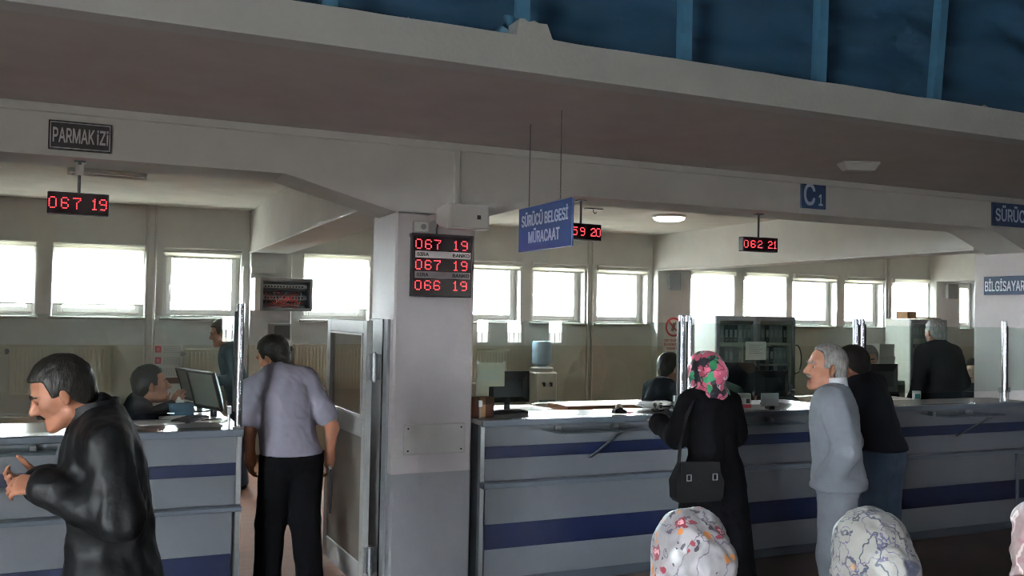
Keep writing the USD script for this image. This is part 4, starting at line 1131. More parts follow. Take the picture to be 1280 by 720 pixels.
printed('scarf_floral', '908C8F', [('5A5060', 'line', 12, .005, .013, 1.3), ('3B3340', 'spot', 22, .22, .26, 2.6), ('C97A38', 'spot', 17, .22, .25, 4.0), ('8A2C3C', 'spot', 15, .30, .33, 0.0), ('DDA3AC', 'spot', 15, .15, .18, 0.0), ('5B1D2E', 'spot', 15, .06, .08, 0.0)], .36)
printed('scarf_ink', '8E8B86', [('3A3E52', 'line', 14, .012, .024, .4), ('2B2F42', 'patch', 7, .36, .39, 3.1), ('55506E', 'line', 20, .008, .018, 2.4), ('4A3F9A', 'spot', 5, .10, .12, 5.2), ('B9854F', 'spot', 5, .10, .13, 7.7)])
printed('scarf_multi', 'D4607E', [('2F8F62', 'patch', 9, .40, .42, 1.0), ('E6D9DA', 'patch', 12, .36, .38, 3.7), ('1E1F2A', 'patch', 10, .41, .43, 6.1), ('2B1E28', 'line', 12, .012, .022, 8.0)])
printed('scarf_pinkish', 'A99090', [('A98088', 'spot', 14, .18, .24, 1.0), ('E4D2D0', 'line', 10, .02, .04, 3.0)])

HEADBOX = .19


def head_field(c, R, s=1.0, nose=1.0):
    """skull, jaw, brow, nose, lips, ears about the head's middle c; R turns head coordinates (x right, y face, z up) into the figure's"""
    W = lambda x, y, z: c + R @ (np.array([x, y, z]) * s)
    f = Field(.022 * s)
    E = lambda x, y, z, r, k=None: f.ell(W(x, y, z), np.array(r) * s, R, k)
    E(0, -.014, .032, (.074, .094, .086)); E(0, .028, -.032, (.058, .060, .088))
    f.cap(W(-.045, .0, -.068), W(-.014, .068, -.098), .022 * s, .018 * s); f.cap(W(.045, .0, -.068), W(.014, .068, -.098), .022 * s, .018 * s)
    E(0, .073, -.098, (.022, .018, .018), .015)
    f.cap(W(-.036, .076, .024), W(.036, .076, .024), .013 * s, .013 * s, .014)
    E(-.04, .056, -.022, (.024, .024, .02)); E(.04, .056, -.022, (.024, .024, .02))
    for x in (-.031, .031):
        f.sub(lambda p, w=W(x, .108, .004): np.linalg.norm(p - w, axis=1) - .019 * s, .014 * s)
    g = Field(.008 * s)
    g.cap(W(0, .084, .014), W(0, .106 * (1 + .06 * (nose - 1)), -.026), .0085 * s, .0125 * s * nose); g.ell(W(-.011, .092, -.03), np.array([.009, .011, .008]) * s, R); g.ell(W(.011, .092, -.03), np.array([.009, .011, .008]) * s, R)
    g.cap(W(-.02, .078, -.058), W(.02, .078, -.058), .0075 * s, .0075 * s); g.cap(W(-.017, .077, -.07), W(.017, .077, -.07), .008 * s, .008 * s)
    for x in (-1, 1):
        g.ell(W(x * .076, -.008, -.004), np.array([.010, .019, .031]) * s, R @ rot(x * -18, 0, x * 8)); g.ell(W(x * .072, .0, -.03), np.array([.009, .011, .012]) * s, R)
    f.cluster(g, c, .2 * s)
    return f, W


def hand_field(w, d, pn, curl=.5, thumb=1, s=1.0, spread=.12):
    """palm, four jointed fingers and a thumb. w wrist, d the way the hand points, pn the palm's facing; thumb -1/+1 tells the side"""
    d = np.asarray(d, float); d /= np.linalg.norm(d); pn = np.asarray(pn, float); pn -= d * (pn @ d); pn /= np.linalg.norm(pn)
    sd = np.cross(d, pn) * thumb                    # towards the thumb
    f = Field(.010 * s); g = Field(.004 * s)
    w = np.asarray(w, float)
    for o, L in ((.028, .086), (.009, .09), (-.010, .086), (-.028, .078)):
        f.cap(w + sd * o * .55 * s + d * .01 * s, w + sd * o * s + d * L * s, .0145 * s, .0125 * s)
    fing = []
    for o, L, ln in ((.029, .086, .070), (.0095, .09, .078), (-.0105, .086, .072), (-.029, .078, .056)):
        p = w + sd * o * s + d * L * s; a = .25 + curl * .55; dirn = d + sd * o * spread * 8
        for fr, r0, r1 in ((.44, .0098, .0090), (.31, .0090, .0082), (.25, .0082, .0072)):
            dd = dirn * math.cos(a) + pn * math.sin(a); q = p + dd * ln * fr * s
            fing.append((p, q, r0 * s, r1 * s)); p = q; a += curl * .95
    p = w + sd * .026 * s + d * .022 * s
    for ln, r0, r1, mix in ((.042, .0135, .0115, .9), (.032, .0115, .0098, .55), (.026, .0098, .0082, .35)):
        dd = sd * mix + d * (1.1 - mix * .4) + pn * (.35 + .5 * curl); dd /= np.linalg.norm(dd); q = p + dd * ln * s
        fing.append((p, q, r0 * s, r1 * s)); p = q
    for a, b, r0, r1 in fing:
        g.cap(a, b, r0, r1)
    f.cluster(g, w + d * .1 * s, .17 * s)
    return f


STAND = dict(pelvis=(0, 0, .93), waist=(0, .0, 1.09), chest=(0, .0, 1.28), neck=(0, -.015, 1.47), head=(0, .025, 1.605),
             sh_l=(-.185, -.005, 1.41), el_l=(-.245, -.03, 1.13), wr_l=(-.25, .05, .89), sh_r=(.185, -.005, 1.41), el_r=(.245, -.03, 1.13), wr_r=(.25, .05, .89),
             hip_l=(-.092, 0, .90), kn_l=(-.10, .02, .49), an_l=(-.105, -.03, .085), hip_r=(.092, 0, .90), kn_r=(.10, .02, .49), an_r=(.105, -.03, .085))
SIT = {**STAND, **{k: (STAND[k][0], STAND[k][1], STAND[k][2] - .40) for k in ('pelvis', 'waist', 'chest', 'neck', 'head', 'sh_l', 'sh_r')}, 'hip_l': (-.10, .02, .52), 'hip_r': (.10, .02, .52),
       'kn_l': (-.12, .43, .50), 'kn_r': (.12, .43, .50), 'an_l': (-.12, .40, .085), 'an_r': (.12, .40, .085), 'el_l': (-.25, .06, .78), 'el_r': (.25, .06, .78), 'wr_l': (-.16, .30, .80), 'wr_r': (.16, .30, .80)}
UPPER = ('waist', 'chest', 'neck', 'head', 'sh_l', 'el_l', 'wr_l', 'sh_r', 'el_r', 'wr_r')


class Person:
    def __init__(self, label, loc, rz, pose=STAND, bend=0, tilt=0, twist=0, scale=1.0, rise=0.0, head=(0, 0, 0), joints=None, girth=1.0, skin='skin_tan', h=.010, hands=('relaxed', 'relaxed'), nose=1.0, group=None, face=True, hs=1.06):
        self.J = {k: np.array(v, float) for k, v in pose.items()}
        if bend or tilt or twist:
            R = rot(twist, bend, tilt); o = self.J['pelvis'].copy()
            for k in UPPER:
                self.J[k] = o + R @ (self.J[k] - o)
        self.J.update({k: np.array(v, float) for k, v in (joints or {}).items()})
        for k in self.J:
            self.J[k] = self.J[k] * scale + [0, 0, rise]
        self.s, self.girth, self.h, self.skin = scale, girth, h, skin
        self.R = rot(*head); self.path = thing('person', label, 'person', group, loc, rz)
        self.hc = self.J['head']
        self.hs = hs * (.5 + .5 * scale)
        self.hf, self.W = head_field(self.hc, self.R, self.hs, nose)
        self.hands = hands
        self.body()
        if face:
            self.face()

    def torso(self, f, grow=0.0, low=0.0):
        J, s, g = self.J, self.s, self.girth
        up = J['neck'] - J['pelvis']; up /= np.linalg.norm(up); x = J['sh_r'] - J['sh_l']; x /= np.linalg.norm(x); x -= up * (x @ up); x /= np.linalg.norm(x)
        M = np.stack([x, np.cross(up, x), up], 1)
        q = lambda r: np.array(r) * s * [g, g, 1] + grow
        f.ell(J['chest'], q((.158, .105, .205)), M); f.ell(J['waist'], q((.142, .108, .19)), M); f.ell(J['pelvis'] + np.array([0, 0, -.01]), q((.162, .118, .15)), M)
        f.cap(J['sh_l'] + x * .04, J['sh_r'] - x * .04, .052 * s + grow * .75, .052 * s + grow * .75); f.cap(J['sh_l'] + x * .09 + up * .01, J['neck'], .05 * s + grow, .052 * s + grow * .7); f.cap(J['sh_r'] - x * .09 + up * .01, J['neck'], .05 * s + grow, .052 * s + grow * .7)
        self.M = M
        return f

    def arm(self, f, side, grow=0.0, upto=2.0, r=(.052, .043, .031)):
        a, b, c = (self.J[k + side] for k in ('sh_', 'el_', 'wr_')); s = self.s; g = self.girth ** .5
        if upto >= 1:
            f.cap(a, b, r[0] * s * g + grow, r[1] * s * g + grow)
            if upto > 1:
                t = min(upto - 1, 1); f.cap(b, b + (c - b) * t, r[1] * s * g + grow, (r[1] + (r[2] - r[1]) * t) * s * g + grow)
        else:
            f.cap(a, a + (b - a) * upto, r[0] * s * g + grow, (r[0] + (r[1] - r[0]) * upto) * s * g + grow * 1.25)
        return f

    def legs(self, f, grow=0.0, flare=0.0, foot=True):
        s = self.s
        for d in 'lr':
            a, b, c = (self.J[k + d] for k in ('hip_', 'kn_', 'an_'))
            f.cap(a, b, .082 * s * self.girth + grow, .058 * s + grow + flare * .4); f.cap(b, c, .056 * s + grow + flare * .5, .042 * s + grow + flare)
        return f

    def extent(self, keys=None, r=.17):
        return bounds([self.J[k] for k in (keys or self.J)], r)

    def body(self):
        f = Field(.04)
        self.torso(f, -.008); self.legs(f, -.006); J = self.J
        for d in 'lr':
            self.arm(f, d, -.003)
            k = J['kn_' + d] - J['an_' + d]
            fw = self.foot_dir(d); f.cap(J['an_' + d] - [0, 0, .035], J['an_' + d] + fw * .13 - [0, 0, .05], .034, .026)
        f.cap(J['neck'] - [0, 0, .03], self.W(0, -.018, -.055), .058 * self.s, .052 * self.s)
        f.cluster(self.hf, self.hc, .24)
        for d, side in (('l', -1), ('r', 1)):
            kind = self.hands[0 if d == 'l' else 1]
            if kind is None:
                continue
            w = J['wr_' + d]; fa = w - J['el_' + d]; fa /= np.linalg.norm(fa)
            dr, pn, curl = {'relaxed': (fa, (-side, .25, 0), .45), 'grip': (fa, (-side, .3, -.2), 1.0), 'flat': (fa, (0, 0, -1), .15), 'fist': (fa, (-side, .2, 0), 1.25)}[kind] if isinstance(kind, str) else kind
            if isinstance(kind, str) and kind in ('relaxed', 'grip', 'fist'):
                thumb = 1 if np.cross(dr, pn) @ np.array([0, 1.0, .3]) > 0 else -1
            elif isinstance(kind, str):
                thumb = 1 if np.cross(dr, pn) @ np.array([-side, 0, 0]) > 0 else -1
            else:
                thumb = 1 if np.cross(dr, pn) @ np.array([0, 0, 1.0]) > 0 else -1
            hf = hand_field(w - np.asarray(dr) * .01, dr, pn, curl, thumb, .5 + .5 * self.s)
            f.cluster(hf, w + np.asarray(dr) * .09, .2)
            f.cap(w - fa * .03, w + np.asarray(dr, float) * .02, .027 * self.s, .026 * self.s)
        lo, hi = self.extent(r=.22)
        lo[2] = max(lo[2], -.02)
        self.mesh('body', nets(f, lo, hi, self.h, 1), self.skin)

    def foot_dir(self, d):
        k = self.J['kn_' + d] - self.J['hip_' + d]
        v = np.array([k[0] * .2, max(.4, k[1]), 0]); return v / np.linalg.norm(v)

    def mesh(self, name, m, mat, label=None):
        return part(self.path, name, m, mat, True, label)

    def face(self):
        W, R, s = self.W, self.R, self.hs
        for x in (-1, 1):
            e = self.mesh('eye', ell(W(x * .031, .0675, .003), np.array([.0125, .0125, .0100]) * s, 2), 'eye_white')
            part(e, 'iris', ell(W(x * .031, .0772, .002), np.array([.0062, .0035, .0062]) * s, 2), 'eye_dark', True)
        m = Field(.004); m.cap(W(-.019, .085, -.0625), W(.019, .085, -.0625), .0045 * s, .0045 * s)
        self.mesh('mouth', nets(m, *bounds([W(-.02, .085, -.062), W(.02, .085, -.062)], .02), .004), 'lip')

    def brows(self, mat, thick=.006):
        W = self.W
        for x in (-1, 1):
            f = Field(.004); f.cap(W(x * .014, .089, .024), W(x * .034, .087, .029), thick, thick); f.cap(W(x * .034, .087, .029), W(x * .05, .073, .022), thick, thick * .6)
            self.mesh('eyebrow', nets(f, *bounds([W(x * .014, .09, .024), W(x * .05, .073, .022)], .02), .004), mat)

    def moustache(self, mat):
        W = self.W; f = Field(.006)
        for x in (-1, 1):
            f.cap(W(0, .093, -.046), W(x * .027, .083, -.056), .0085, .005)
        self.mesh('moustache', nets(f, *bounds([W(-.03, .09, -.05), W(.03, .09, -.05)], .02), .004), mat)

    def hair(self, mat, style='short', grow=.012, seed=0):
        W, R, s = self.W, self.R, self.hs; c = self.hc
        f = Field(.02)
        f.ell(W(0, -.016, .034), np.array([.074, .094, .086]) * s + grow, R); f.ell(W(0, -.055, -.02), np.array([.064, .05, .07]) * s + grow * .5, R)

        def keep(p):
            q = (p - c) @ R / s
            x, y, z = q.T
            line = np.where(y > .02, .058 + (y - .02) * (.35 if style != 'receding' else 1.1), np.where(y > -.03, .058 - (.02 - y) * 2.1, -.047 - (-.03 - y) * .9))
            line = np.where((np.abs(x) > .055) & (y > .0) & (y < .035), np.minimum(line, -.002), line)
            line = np.maximum(line, -.085)
            if style == 'bald_crown':
                return np.maximum(line - z, (.085 - np.hypot(x * 1.0, y + .01)) * 1.0 * (z > .05) - 1 * (z <= .05)) * .8
            return (line - z) * .7
        f.cuts.append((lambda p: -keep(p), .010))
        m = nets(f, *bounds([c], .16), .006, 1)
        n = normals(*m); q = ((m[0] - c) @ R) * [70, 40, 40]
        self.mesh('hair', (m[0] + n * (.007 * (meshkit.fbm(q, 2, seed) - .5))[:, None], m[1]), mat)

    def garment(self, name, mat, sleeves=2.0, hem=.80, grow=.018, fold=.006, collar_drop=.0, flare=.0, seed=1, h=.012, hem_flat=False, extra=None, label=None, sl_r=(.055, .048, .040), open_neck=.06):
        f = Field(.035); self.torso(f, grow); J = self.J
        for d in 'lr':
            if sleeves:
                self.arm(f, d, grow * .35, sleeves if sleeves < 1.2 else min(sleeves, 1.97), sl_r)
        pz = J['pelvis']
        if hem < pz[2] / 1.0 - .02:
            b = np.array([pz[0], pz[1], hem + .02])
            for x in (-.07, .07):
                f.cap(pz + [x, 0, 0], b + [x * (1.1 + flare * 3), 0, 0], .105 * self.s * self.girth + grow, .105 * self.s * self.girth + grow + flare)
        f.cuts.append((lambda p: (p[:, 2] - hem), .006))
        nk = J['neck']; up = self.M[:, 2]
        f.cuts.append((lambda p: d_cap(p, nk - up * .01, self.W(0, -.01, -.02), open_neck, open_neck + .012), .012))
        if extra:
            extra(f)
        lo, hi = self.extent([k for k in J if k not in ('kn_l', 'kn_r', 'an_l', 'an_r', 'head')], .24); lo[2] = min(lo[2], hem - .03)
        m = folds(nets(f, lo, hi, h, 1), fold, seed=seed, still=hem)
        return self.mesh(name, m, mat, label)

    def collar(self, mat, r=.068, height=.045, name='collar', tilt=.0):
        J = self.J; up = self.M[:, 2]; nk = J['neck']
        a = np.linspace(0, 2 * math.pi, 33)[:-1]; x, y = self.M[:, 0], self.M[:, 1]
        pts = []
        for k, (rr, hh) in enumerate(((r + .012, -.035), (r + .006, .0), (r, height), (r - .006, height), (r - .004, -.03))):
            drop = -.028 * np.clip(np.cos(a), 0, 1) ** 2 * (hh > 0)
            pts.append(nk + np.cos(a)[:, None] * y * rr * 1.05 + np.sin(a)[:, None] * x * rr + up * (hh + drop)[:, None])
        v = np.vstack(pts); i = np.arange(len(v)).reshape(5, 32); i = np.vstack([i, i[:1]]); nx = np.roll(i, -1, 1)
        f = np.stack([i[:-1], nx[:-1], nx[1:], i[1:]], -1).reshape(-1, 4)
        self.mesh(name, (v, f), mat)

    def trousers(self, mat, grow=.022, flare=.012, fold=.006, seed=2, h=.012, name='trousers'):
        f = Field(.03); self.legs(f, grow, flare); J = self.J
        f.ell(J['pelvis'] - [0, 0, .01], np.array([.165, .122, .13]) * self.s * [self.girth, self.girth, 1] + grow * .6)
        bot = min(J['an_l'][2], J['an_r'][2])
        f.cuts.append((lambda p: p[:, 2] - .045, .004))
        lo, hi = bounds([J[k] for k in ('hip_l', 'hip_r', 'kn_l', 'kn_r', 'an_l', 'an_r', 'pelvis')], .2)
        self.mesh(name, folds(nets(f, lo, hi, h, 1), fold, (10, 10, 5), seed), mat)

    def shoes(self, mat='shoe_black'):
        for d in 'lr':
            a = self.J['an_' + d]; fw = self.foot_dir(d); f = Field(.02)
            f.cap([a[0], a[1] - .02, .042], [a[0], a[1] + .03, .06], .042, .042); f.cap([a[0], a[1], .035], np.array([a[0], a[1], .032]) + fw * .15, .042, .032)
            f.cuts.append((lambda p: p[:, 2] - .002, .004))
            self.mesh('shoe', nets(f, *bounds([a, a + fw * .15, [a[0], a[1], .02]], .1), .010), mat)

    def skirt(self, mat, hem=.04, r0=.15, r1=.30, fold=.02, seed=4, name='skirt', h=.014):
        J = self.J; f = Field(.05); pz = J['pelvis']
        c0 = (pz + J['waist']) / 2
        mid = (J['an_l'] + J['an_r']) / 2
        f.cap(c0, [mid[0], mid[1] + .02, hem], r0, r1); f.cuts.append((lambda p: p[:, 2] - hem, .005)); f.cuts.append((lambda p: c0[2] + .05 - p[:, 2], .01))
        lo, hi = bounds([c0, [mid[0], mid[1], hem]], r1 + .06); lo[2] = hem - .02
        self.mesh(name, folds(nets(f, lo, hi, h, 1), fold, (11, 11, 1.2), seed), mat)

    def headscarf(self, mat, name='headscarf', grow=.022, drape=True, seed=3, fold=.006, h=.008, cape=.10, knot=False, bulge=.0, face=True, tail=True, neck_r=1.0):
        W, R, s, J = self.W, self.R, self.hs, self.J
        f = Field(.03)
        f.ell(W(0, -.016, .03), np.array([.074, .094, .088]) * s + grow, R); f.ell(W(0, .0, -.04), np.array([.066, .07, .09]) * s + grow, R); f.ell(W(0, -.062, -.005), np.array([.064, .05 + bulge, .062]) * s + grow, R)
        f.cap(W(0, -.02, -.07), J['neck'] + [0, 0, .0], (.080 + grow * .4) * neck_r, (.095 + grow * .4) * neck_r)
        if drape:
            f.cap(J['neck'], (J['neck'] * .45 + J['sh_l'] * .55) - [0, 0, .01], .085, .07 + cape * .2); f.cap(J['neck'], (J['neck'] * .45 + J['sh_r'] * .55) - [0, 0, .01], .085, .07 + cape * .2)
            if tail:
                f.cap(J['neck'] - [0, .05, 0], J['chest'] + self.M[:, 1] * -.09 + [0, 0, .08 - cape], .08, .06)
            f.cap(J['neck'] + self.M[:, 1] * .05, J['chest'] + self.M[:, 1] * .10 + [0, 0, .08], .075, .05)
        if face:
            f.cuts.append((lambda p: d_ell(p, W(0, .118, -.018), np.array([.060, .075, .082]) * s, R), .008))
        m = nets(f, *bounds([W(0, 0, .05), W(0, 0, -.05), J['neck'], J['sh_l'], J['sh_r'], J['chest'] - [0, 0, .05]], .2), h, 1)
        self.mesh(name, folds(m, fold, (13, 13, 8), seed), mat)
# ------------------------------------------------------------------ who stands where
p = Person('man in a black leather jacket walking past the shorter counter, looking down at his hands', (.015, 3.31, 0), 92, bend=6, scale=.965, head=(4, 26, 0), h=.007, hs=.95,
           joints=dict(neck=(0, .07, 1.475), head=(0, .18, 1.565), el_l=(-.245, -.01, 1.17), wr_l=(-.085, .215, 1.265), el_r=(.23, .04, 1.15), wr_r=(.055, .23, 1.25), kn_l=(-.1, .14, .50), an_l=(-.1, .20, .09), kn_r=(.1, .0, .49), an_r=(.1, -.26, .13)),
           hands=(((.25, .93, .12), (.6, -.1, -.75), .6), ((-.25, .93, .1), (-.6, 0, .75), .6)), nose=1.15)
p.brows('hair_black'); p.hair('hair_black', grow=.014); p.moustache('hair_black')
p.garment('shirt', 'shirt_blue', sleeves=0, hem=.74, grow=.016, fold=.004, seed=11)
p.garment('leather_jacket', 'leather_black', hem=.72, grow=.034, fold=.017, flare=.075, seed=12, h=.009, open_neck=.062, sl_r=(.062, .056, .050))
p.collar('leather_black', .076, .06); p.collar('shirt_blue', .062, .035, 'shirt_collar')
p.trousers('cloth_black', seed=13); p.shoes()

p = Person('man in a lavender short-sleeved shirt and black trousers going through the staff doorway', (1.03, 5.70, 0), 4, bend=15, tilt=-8, scale=.955, head=(44, 22, -10), h=.007, girth=1.04,
           joints=dict(el_r=(.262, -.02, 1.10), wr_r=(.262, .04, .865), el_l=(-.265, .05, 1.10), wr_l=(-.235, .14, .88), kn_l=(-.11, .07, .49), an_l=(-.12, .10, .085), kn_r=(.10, .0, .49), an_r=(.11, -.12, .10)), hands=('relaxed', 'grip'))
p.brows('hair_black'); p.hair('hair_black', grow=.014, seed=2)
p.garment('shirt', 'shirt_lavender', sleeves=.74, hem=.895, grow=.036, fold=.015, seed=21, h=.009, sl_r=(.060, .058, .05), open_neck=.058)
p.collar('shirt_lavender', .062, .035)
p.trousers('cloth_black', grow=.03, flare=.014, seed=22); p.shoes()
t = thing('folder', 'thin dark folder hanging from the right hand of the man in the lavender shirt', 'folder', None, (1.262, 5.665, .54), 82)
part(t, 'cover', cbox(-.11, .11, -.008, .008, 0, .27, .003), 'folder_black'); part(t, 'paper_edge', cbox(-.106, .1115, -.004, .004, .004, .266, .001), 'paper_grey')

p = Person('clerk in a dark suit seated behind the shorter counter, speaking with a raised hand', (.02, 6.40, 0), -88, SIT, bend=16, rise=.11, head=(0, -6, 0),
           joints=dict(el_r=(.24, .15, .93), wr_r=(.10, .33, 1.03), el_l=(-.22, .2, .93), wr_l=(-.12, .36, 1.01)), hands=(((.2, .9, .1), (0, 0, -1), .3), ((-.1, .5, .85), (-.8, .5, 0), .3)), nose=1.1)
p.brows('hair_black'); p.hair('hair_black', seed=3)
p.garment('jacket', 'cloth_dark', hem=.56, grow=.026, fold=.006, seed=31); p.collar('collar_white', .062, .04); p.trousers('cloth_dark', seed=32); p.shoes()
office_chair('dark office chair under the clerk behind the shorter counter', -.02, 6.40, -88, .535, .86)

p = Person('person in dark teal standing at the back of the office near the barred window', (1.16, 9.35, 0), 85, bend=15, scale=.98, head=(0, 14, 0), joints=dict(el_l=(-.24, .06, 1.12), wr_l=(-.12, .26, 1.10), el_r=(.24, .06, 1.12), wr_r=(.12, .26, 1.10)))
p.brows('hair_black'); p.hair('hair_black', seed=4, grow=.018)
p.garment('jumper', 'jumper_teal', hem=.86, seed=41); p.trousers('jeans_blue', seed=42); p.shoes()

p = Person('woman in a black abaya and pink and green patterned headscarf at the long counter', (3.42, 4.60, 0), 2, bend=8, scale=.90, head=(14, 8, -4), h=.010,
           joints=dict(el_l=(-.22, .14, 1.16), wr_l=(-.17, .42, 1.22), el_r=(.215, .02, 1.17), wr_r=(.17, .22, 1.17)), hands=('flat', ((.2, .9, .1), (-.8, 0, -.3), .5)))
p.garment('abaya', 'cloth_black', hem=.035, grow=.034, fold=.013, seed=51, flare=.075, sl_r=(.062, .06, .06), open_neck=.04); p.trousers('cloth_black', seed=52); p.headscarf('scarf_multi', grow=.026, seed=53, fold=.010, cape=.02, bulge=.02, tail=False); p.shoes()
t = thing('handbag', 'black handbag with buckles on the hip of the woman in the abaya', 'bag', None, (3.20, 4.475, .70), -8)
bagm = hull([(sx * .15, sy * .05, z) for sx in (-1, 1) for sy in (-1, 1) for z in (.02,)] + [(sx * .135, sy * .045, .0) for sx in (-1, 1) for sy in (-1, 1)] + [(sx * .155, sy * .055, .12) for sx in (-1, 1) for sy in (-1, 1)] + [(sx * .12, sy * .02, .23) for sx in (-1, 1) for sy in (-1, 1)])
part(t, 'body', bagm, 'bag_black', 25)
part(t, 'flap', hull([(sx * .125, -.052 + e, .235 - e * .3) for sx in (-1, 1) for e in (0, .01)] + [(sx * .13, -.066, .10) for sx in (-1, 1)] + [(sx * .13, -.058, .11) for sx in (-1, 1)]), 'bag_black', 25)
part(t, 'strap', tube([(-.12, 0, .2), (-.10, .02, .33), (-.04, .06, .50), (.03, .10, .585), (.07, .16, .575), (.06, .24, .45)], .011, 8), 'bag_black', 40)
for sx in (-1, 1):
    part(t, 'buckle', cat(cbox(sx * .085 - .016, sx * .085 + .016, -.074, -.066, .13, .135), cbox(sx * .085 - .016, sx * .085 + .016, -.074, -.066, .165, .17), cbox(sx * .085 - .016, sx * .085 - .011, -.074, -.066, .13, .17), cbox(sx * .085 + .011, sx * .085 + .016, -.074, -.066, .13, .17)), 'zinc')

p = Person('grey-haired man in a light grey suit, hands in pockets, before the long counter', (3.86, 4.01, 0), 44, bend=5, scale=.945, head=(26, -2, 0), h=.007, girth=1.05, hs=1.14,
           joints=dict(el_l=(-.275, -.05, 1.13), wr_l=(-.20, .07, .92), el_r=(.27, -.05, 1.12), wr_r=(.20, .07, .92)), hands=(None, None), skin='skin_warm', nose=1.1)
p.brows('hair_grey', .007); p.hair('hair_grey', 'receding', seed=6, grow=.011); p.moustache('hair_grey')
p.garment('suit_jacket', 'suit_grey', hem=.83, grow=.034, fold=.010, seed=61, h=.009, flare=.02, sl_r=(.066, .062, .056), open_neck=.082); p.collar('collar_white', .071, .07); p.trousers('suit_grey', grow=.032, flare=.02, seed=62, fold=.009); p.shoes()

p = Person('person in a black jacket and blue jeans with back turned at the long counter', (4.95, 4.73, 0), 14, bend=12, tilt=-13, scale=.94, head=(10, 14, -10), girth=1.08,
           joints=dict(el_l=(-.33, .14, 1.10), wr_l=(-.18, .36, 1.15), el_r=(.22, .12, 1.06), wr_r=(.10, .34, 1.13)), hands=('flat', 'flat'))
p.hair('hair_black', seed=7, grow=.022); p.garment('jacket', 'cloth_charcoal', hem=.885, grow=.042, fold=.008, seed=71, open_neck=.05); p.trousers('jeans_blue', grow=.03, flare=.016, seed=72); p.shoes()

p = Person('large man in a dark suit standing in the office with his back turned', (7.56, 6.49, 0), -8, scale=1.05, head=(0, 6, 0), girth=1.16, bend=4, joints=dict(wr_l=(-.2, .15, .93), wr_r=(.2, .15, .93)))
p.hair('hair_grey', seed=8); p.garment('suit_jacket', 'cloth_charcoal', hem=.84, grow=.034, seed=81); p.collar('collar_white', .062, .035); p.trousers('cloth_charcoal', seed=82); p.shoes()

p = Person('clerk with short grey hair seated facing the hall between the two standing men', (7.04, 6.92, 0), 138, SIT, rise=.20, bend=6, head=(0, 16, 0), skin='skin_pale')
p.brows('hair_brown'); p.hair('hair_grey', seed=9); p.garment('jacket', 'cloth_dark', hem=.66, seed=91); p.trousers('cloth_dark', seed=92); p.shoes()
office_chair('dark office chair under the clerk who faces the hall', 7.07, 6.95, 138, .625, .95)
p = Person('clerk in a dark jacket seated behind the steel posts by the no-phone notice', (4.20, 6.52, 0), -86, SIT, rise=.17, bend=14, head=(0, 6, 0))
p.brows('hair_brown'); p.hair('hair_brown', seed=10); p.garment('jacket', 'cloth_dark', hem=.62, seed=101); p.collar('collar_white', .064, .045); p.trousers('cloth_dark', seed=102); p.shoes()
office_chair('dark office chair under the clerk behind the steel posts', 4.16, 6.52, -86, .595, .92)
p = Person('woman in a dark green headscarf bent low over the desk beside the grey-haired man', (5.84, 6.60, 0), 96, SIT, rise=.06, bend=24, head=(10, 34, 0), scale=.95, joints=dict(el_l=(-.26, .22, .98), wr_l=(-.1, .40, 1.08), el_r=(.24, .22, .98), wr_r=(.12, .42, 1.08)))
p.headscarf('scarf_green', seed=111, grow=.024); p.garment('coat', 'scarf_green', hem=.5, seed=112, grow=.03); p.trousers('cloth_dark', seed=113); p.shoes()
office_chair('dark office chair under the woman in the dark green headscarf', 5.88, 6.60, 96, .465, .82)
p = Person('dark-haired woman clerk partly hidden by the far pillar', (9.02, 7.28, 0), 122, SIT, rise=.09, bend=5, scale=.95, head=(0, 6, 0), skin='skin_pale')
p.brows('hair_black', .004); p.hair('hair_black', seed=12, grow=.024); p.garment('jacket', 'cloth_dark', hem=.6, seed=121); p.collar('ink_red', .062, .03, 'red_collar'); p.trousers('cloth_dark', seed=122); p.shoes()
office_chair('dark office chair under the woman clerk by the far pillar', 9.06, 7.30, 122, .555, .9)
p = Person('clerk in dark green with an open white collar bent behind the floral headscarf', (5.47, 7.2, 0), 118, SIT, rise=.09, bend=18, head=(0, 20, 0))
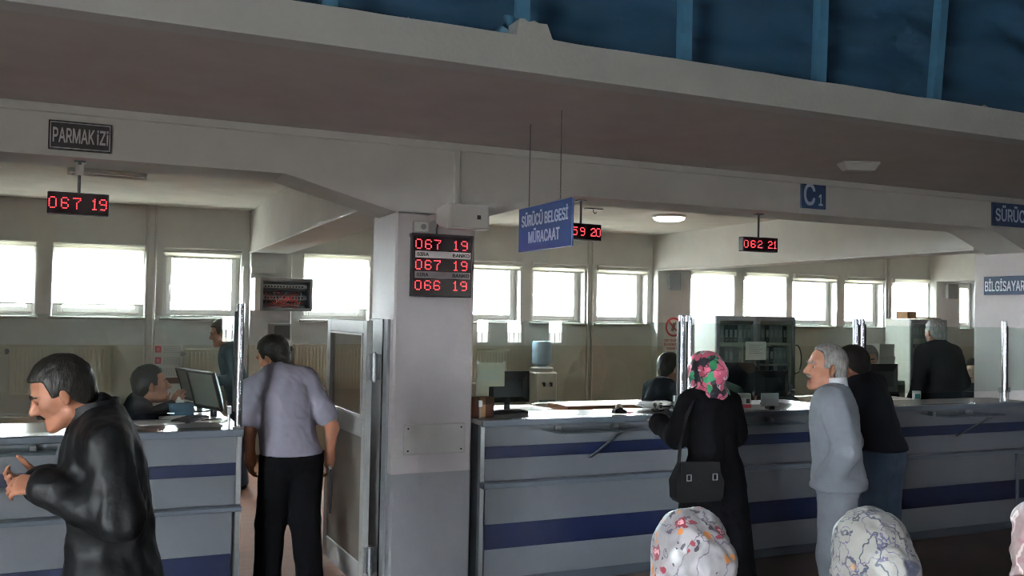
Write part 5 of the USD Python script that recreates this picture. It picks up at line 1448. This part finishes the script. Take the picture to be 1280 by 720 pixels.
p.brows('hair_black'); p.hair('hair_black', seed=14); p.garment('jacket', 'scarf_green', hem=.6, seed=141, grow=.03); p.collar('collar_white', .07, .04); p.trousers('cloth_dark', seed=142); p.shoes()
office_chair('dark office chair under the bent clerk in dark green', 5.50, 7.22, 118, .515, .88)


def waiting_chair(label, x, y, rz):
    t = thing('waiting_chair', label, 'chair', 'waiting chairs', (x, y, 0), rz)
    part(t, 'seat', cbox(-.22, .22, -.2, .22, .36, .385, .01), 'cabinet_shade')
    part(t, 'backrest', hull([(sx * .21, -.27 + e, z) for sx in (-1, 1) for z in (.45, .70) for e in (0, .02)] + [(sx * .19, -.29 + e, .74) for sx in (-1, 1) for e in (0, .02)]), 'cabinet_shade', 20)
    part(t, 'back_bracket', cat(cbox(-.16, -.13, -.27, -.2, .37, .5, .004), cbox(.13, .16, -.27, -.2, .37, .5, .004)), 'dark_steel')
    for sx in (-1, 1):
        for sy in (-1, 1):
            part(t, 'leg', rod((sx * .18, sy * .17, 0), (sx * .18, sy * .17, .36), .014, n=10), 'dark_steel', 40)


for lab, (x, y), rz, sc, coat, sd in (('seated woman in a white headscarf printed with red and orange flowers, seen from behind', (1.555, 2.19), -6, 'scarf_floral', 'coat_pink', 15), ('seated woman in a white headscarf with dark ink-like leaf print, seen from behind', (2.05, 1.99), -14, 'scarf_ink', 'coat_beige', 16),
                                ('seated woman in a pinkish headscarf cut by the frame edge', (2.78, 1.95), -8, 'scarf_pinkish', 'coat_pink', 17)):
    p = Person(lab, (x, y, 0), rz, SIT, scale=.905, head=(0, 4, 0), h=.010, girth=.92, joints=dict(el_l=(-.215, .06, .78), el_r=(.215, .06, .78)))
    p.headscarf(sc, grow=.030, seed=sd, fold=.014, h=.006, bulge=.04, cape=.03, neck_r=1.22)
    p.garment('coat', coat, hem=.42, grow=.032, fold=.006, seed=sd + 1); p.trousers('cloth_dark', grow=.03, flare=.03, seed=sd + 2); p.shoes()
    waiting_chair('grey waiting chair under the ' + {15: 'woman with the flower-printed headscarf', 16: 'woman with the ink-printed headscarf', 17: 'woman with the pinkish headscarf'}[sd], x, y - .03, rz)
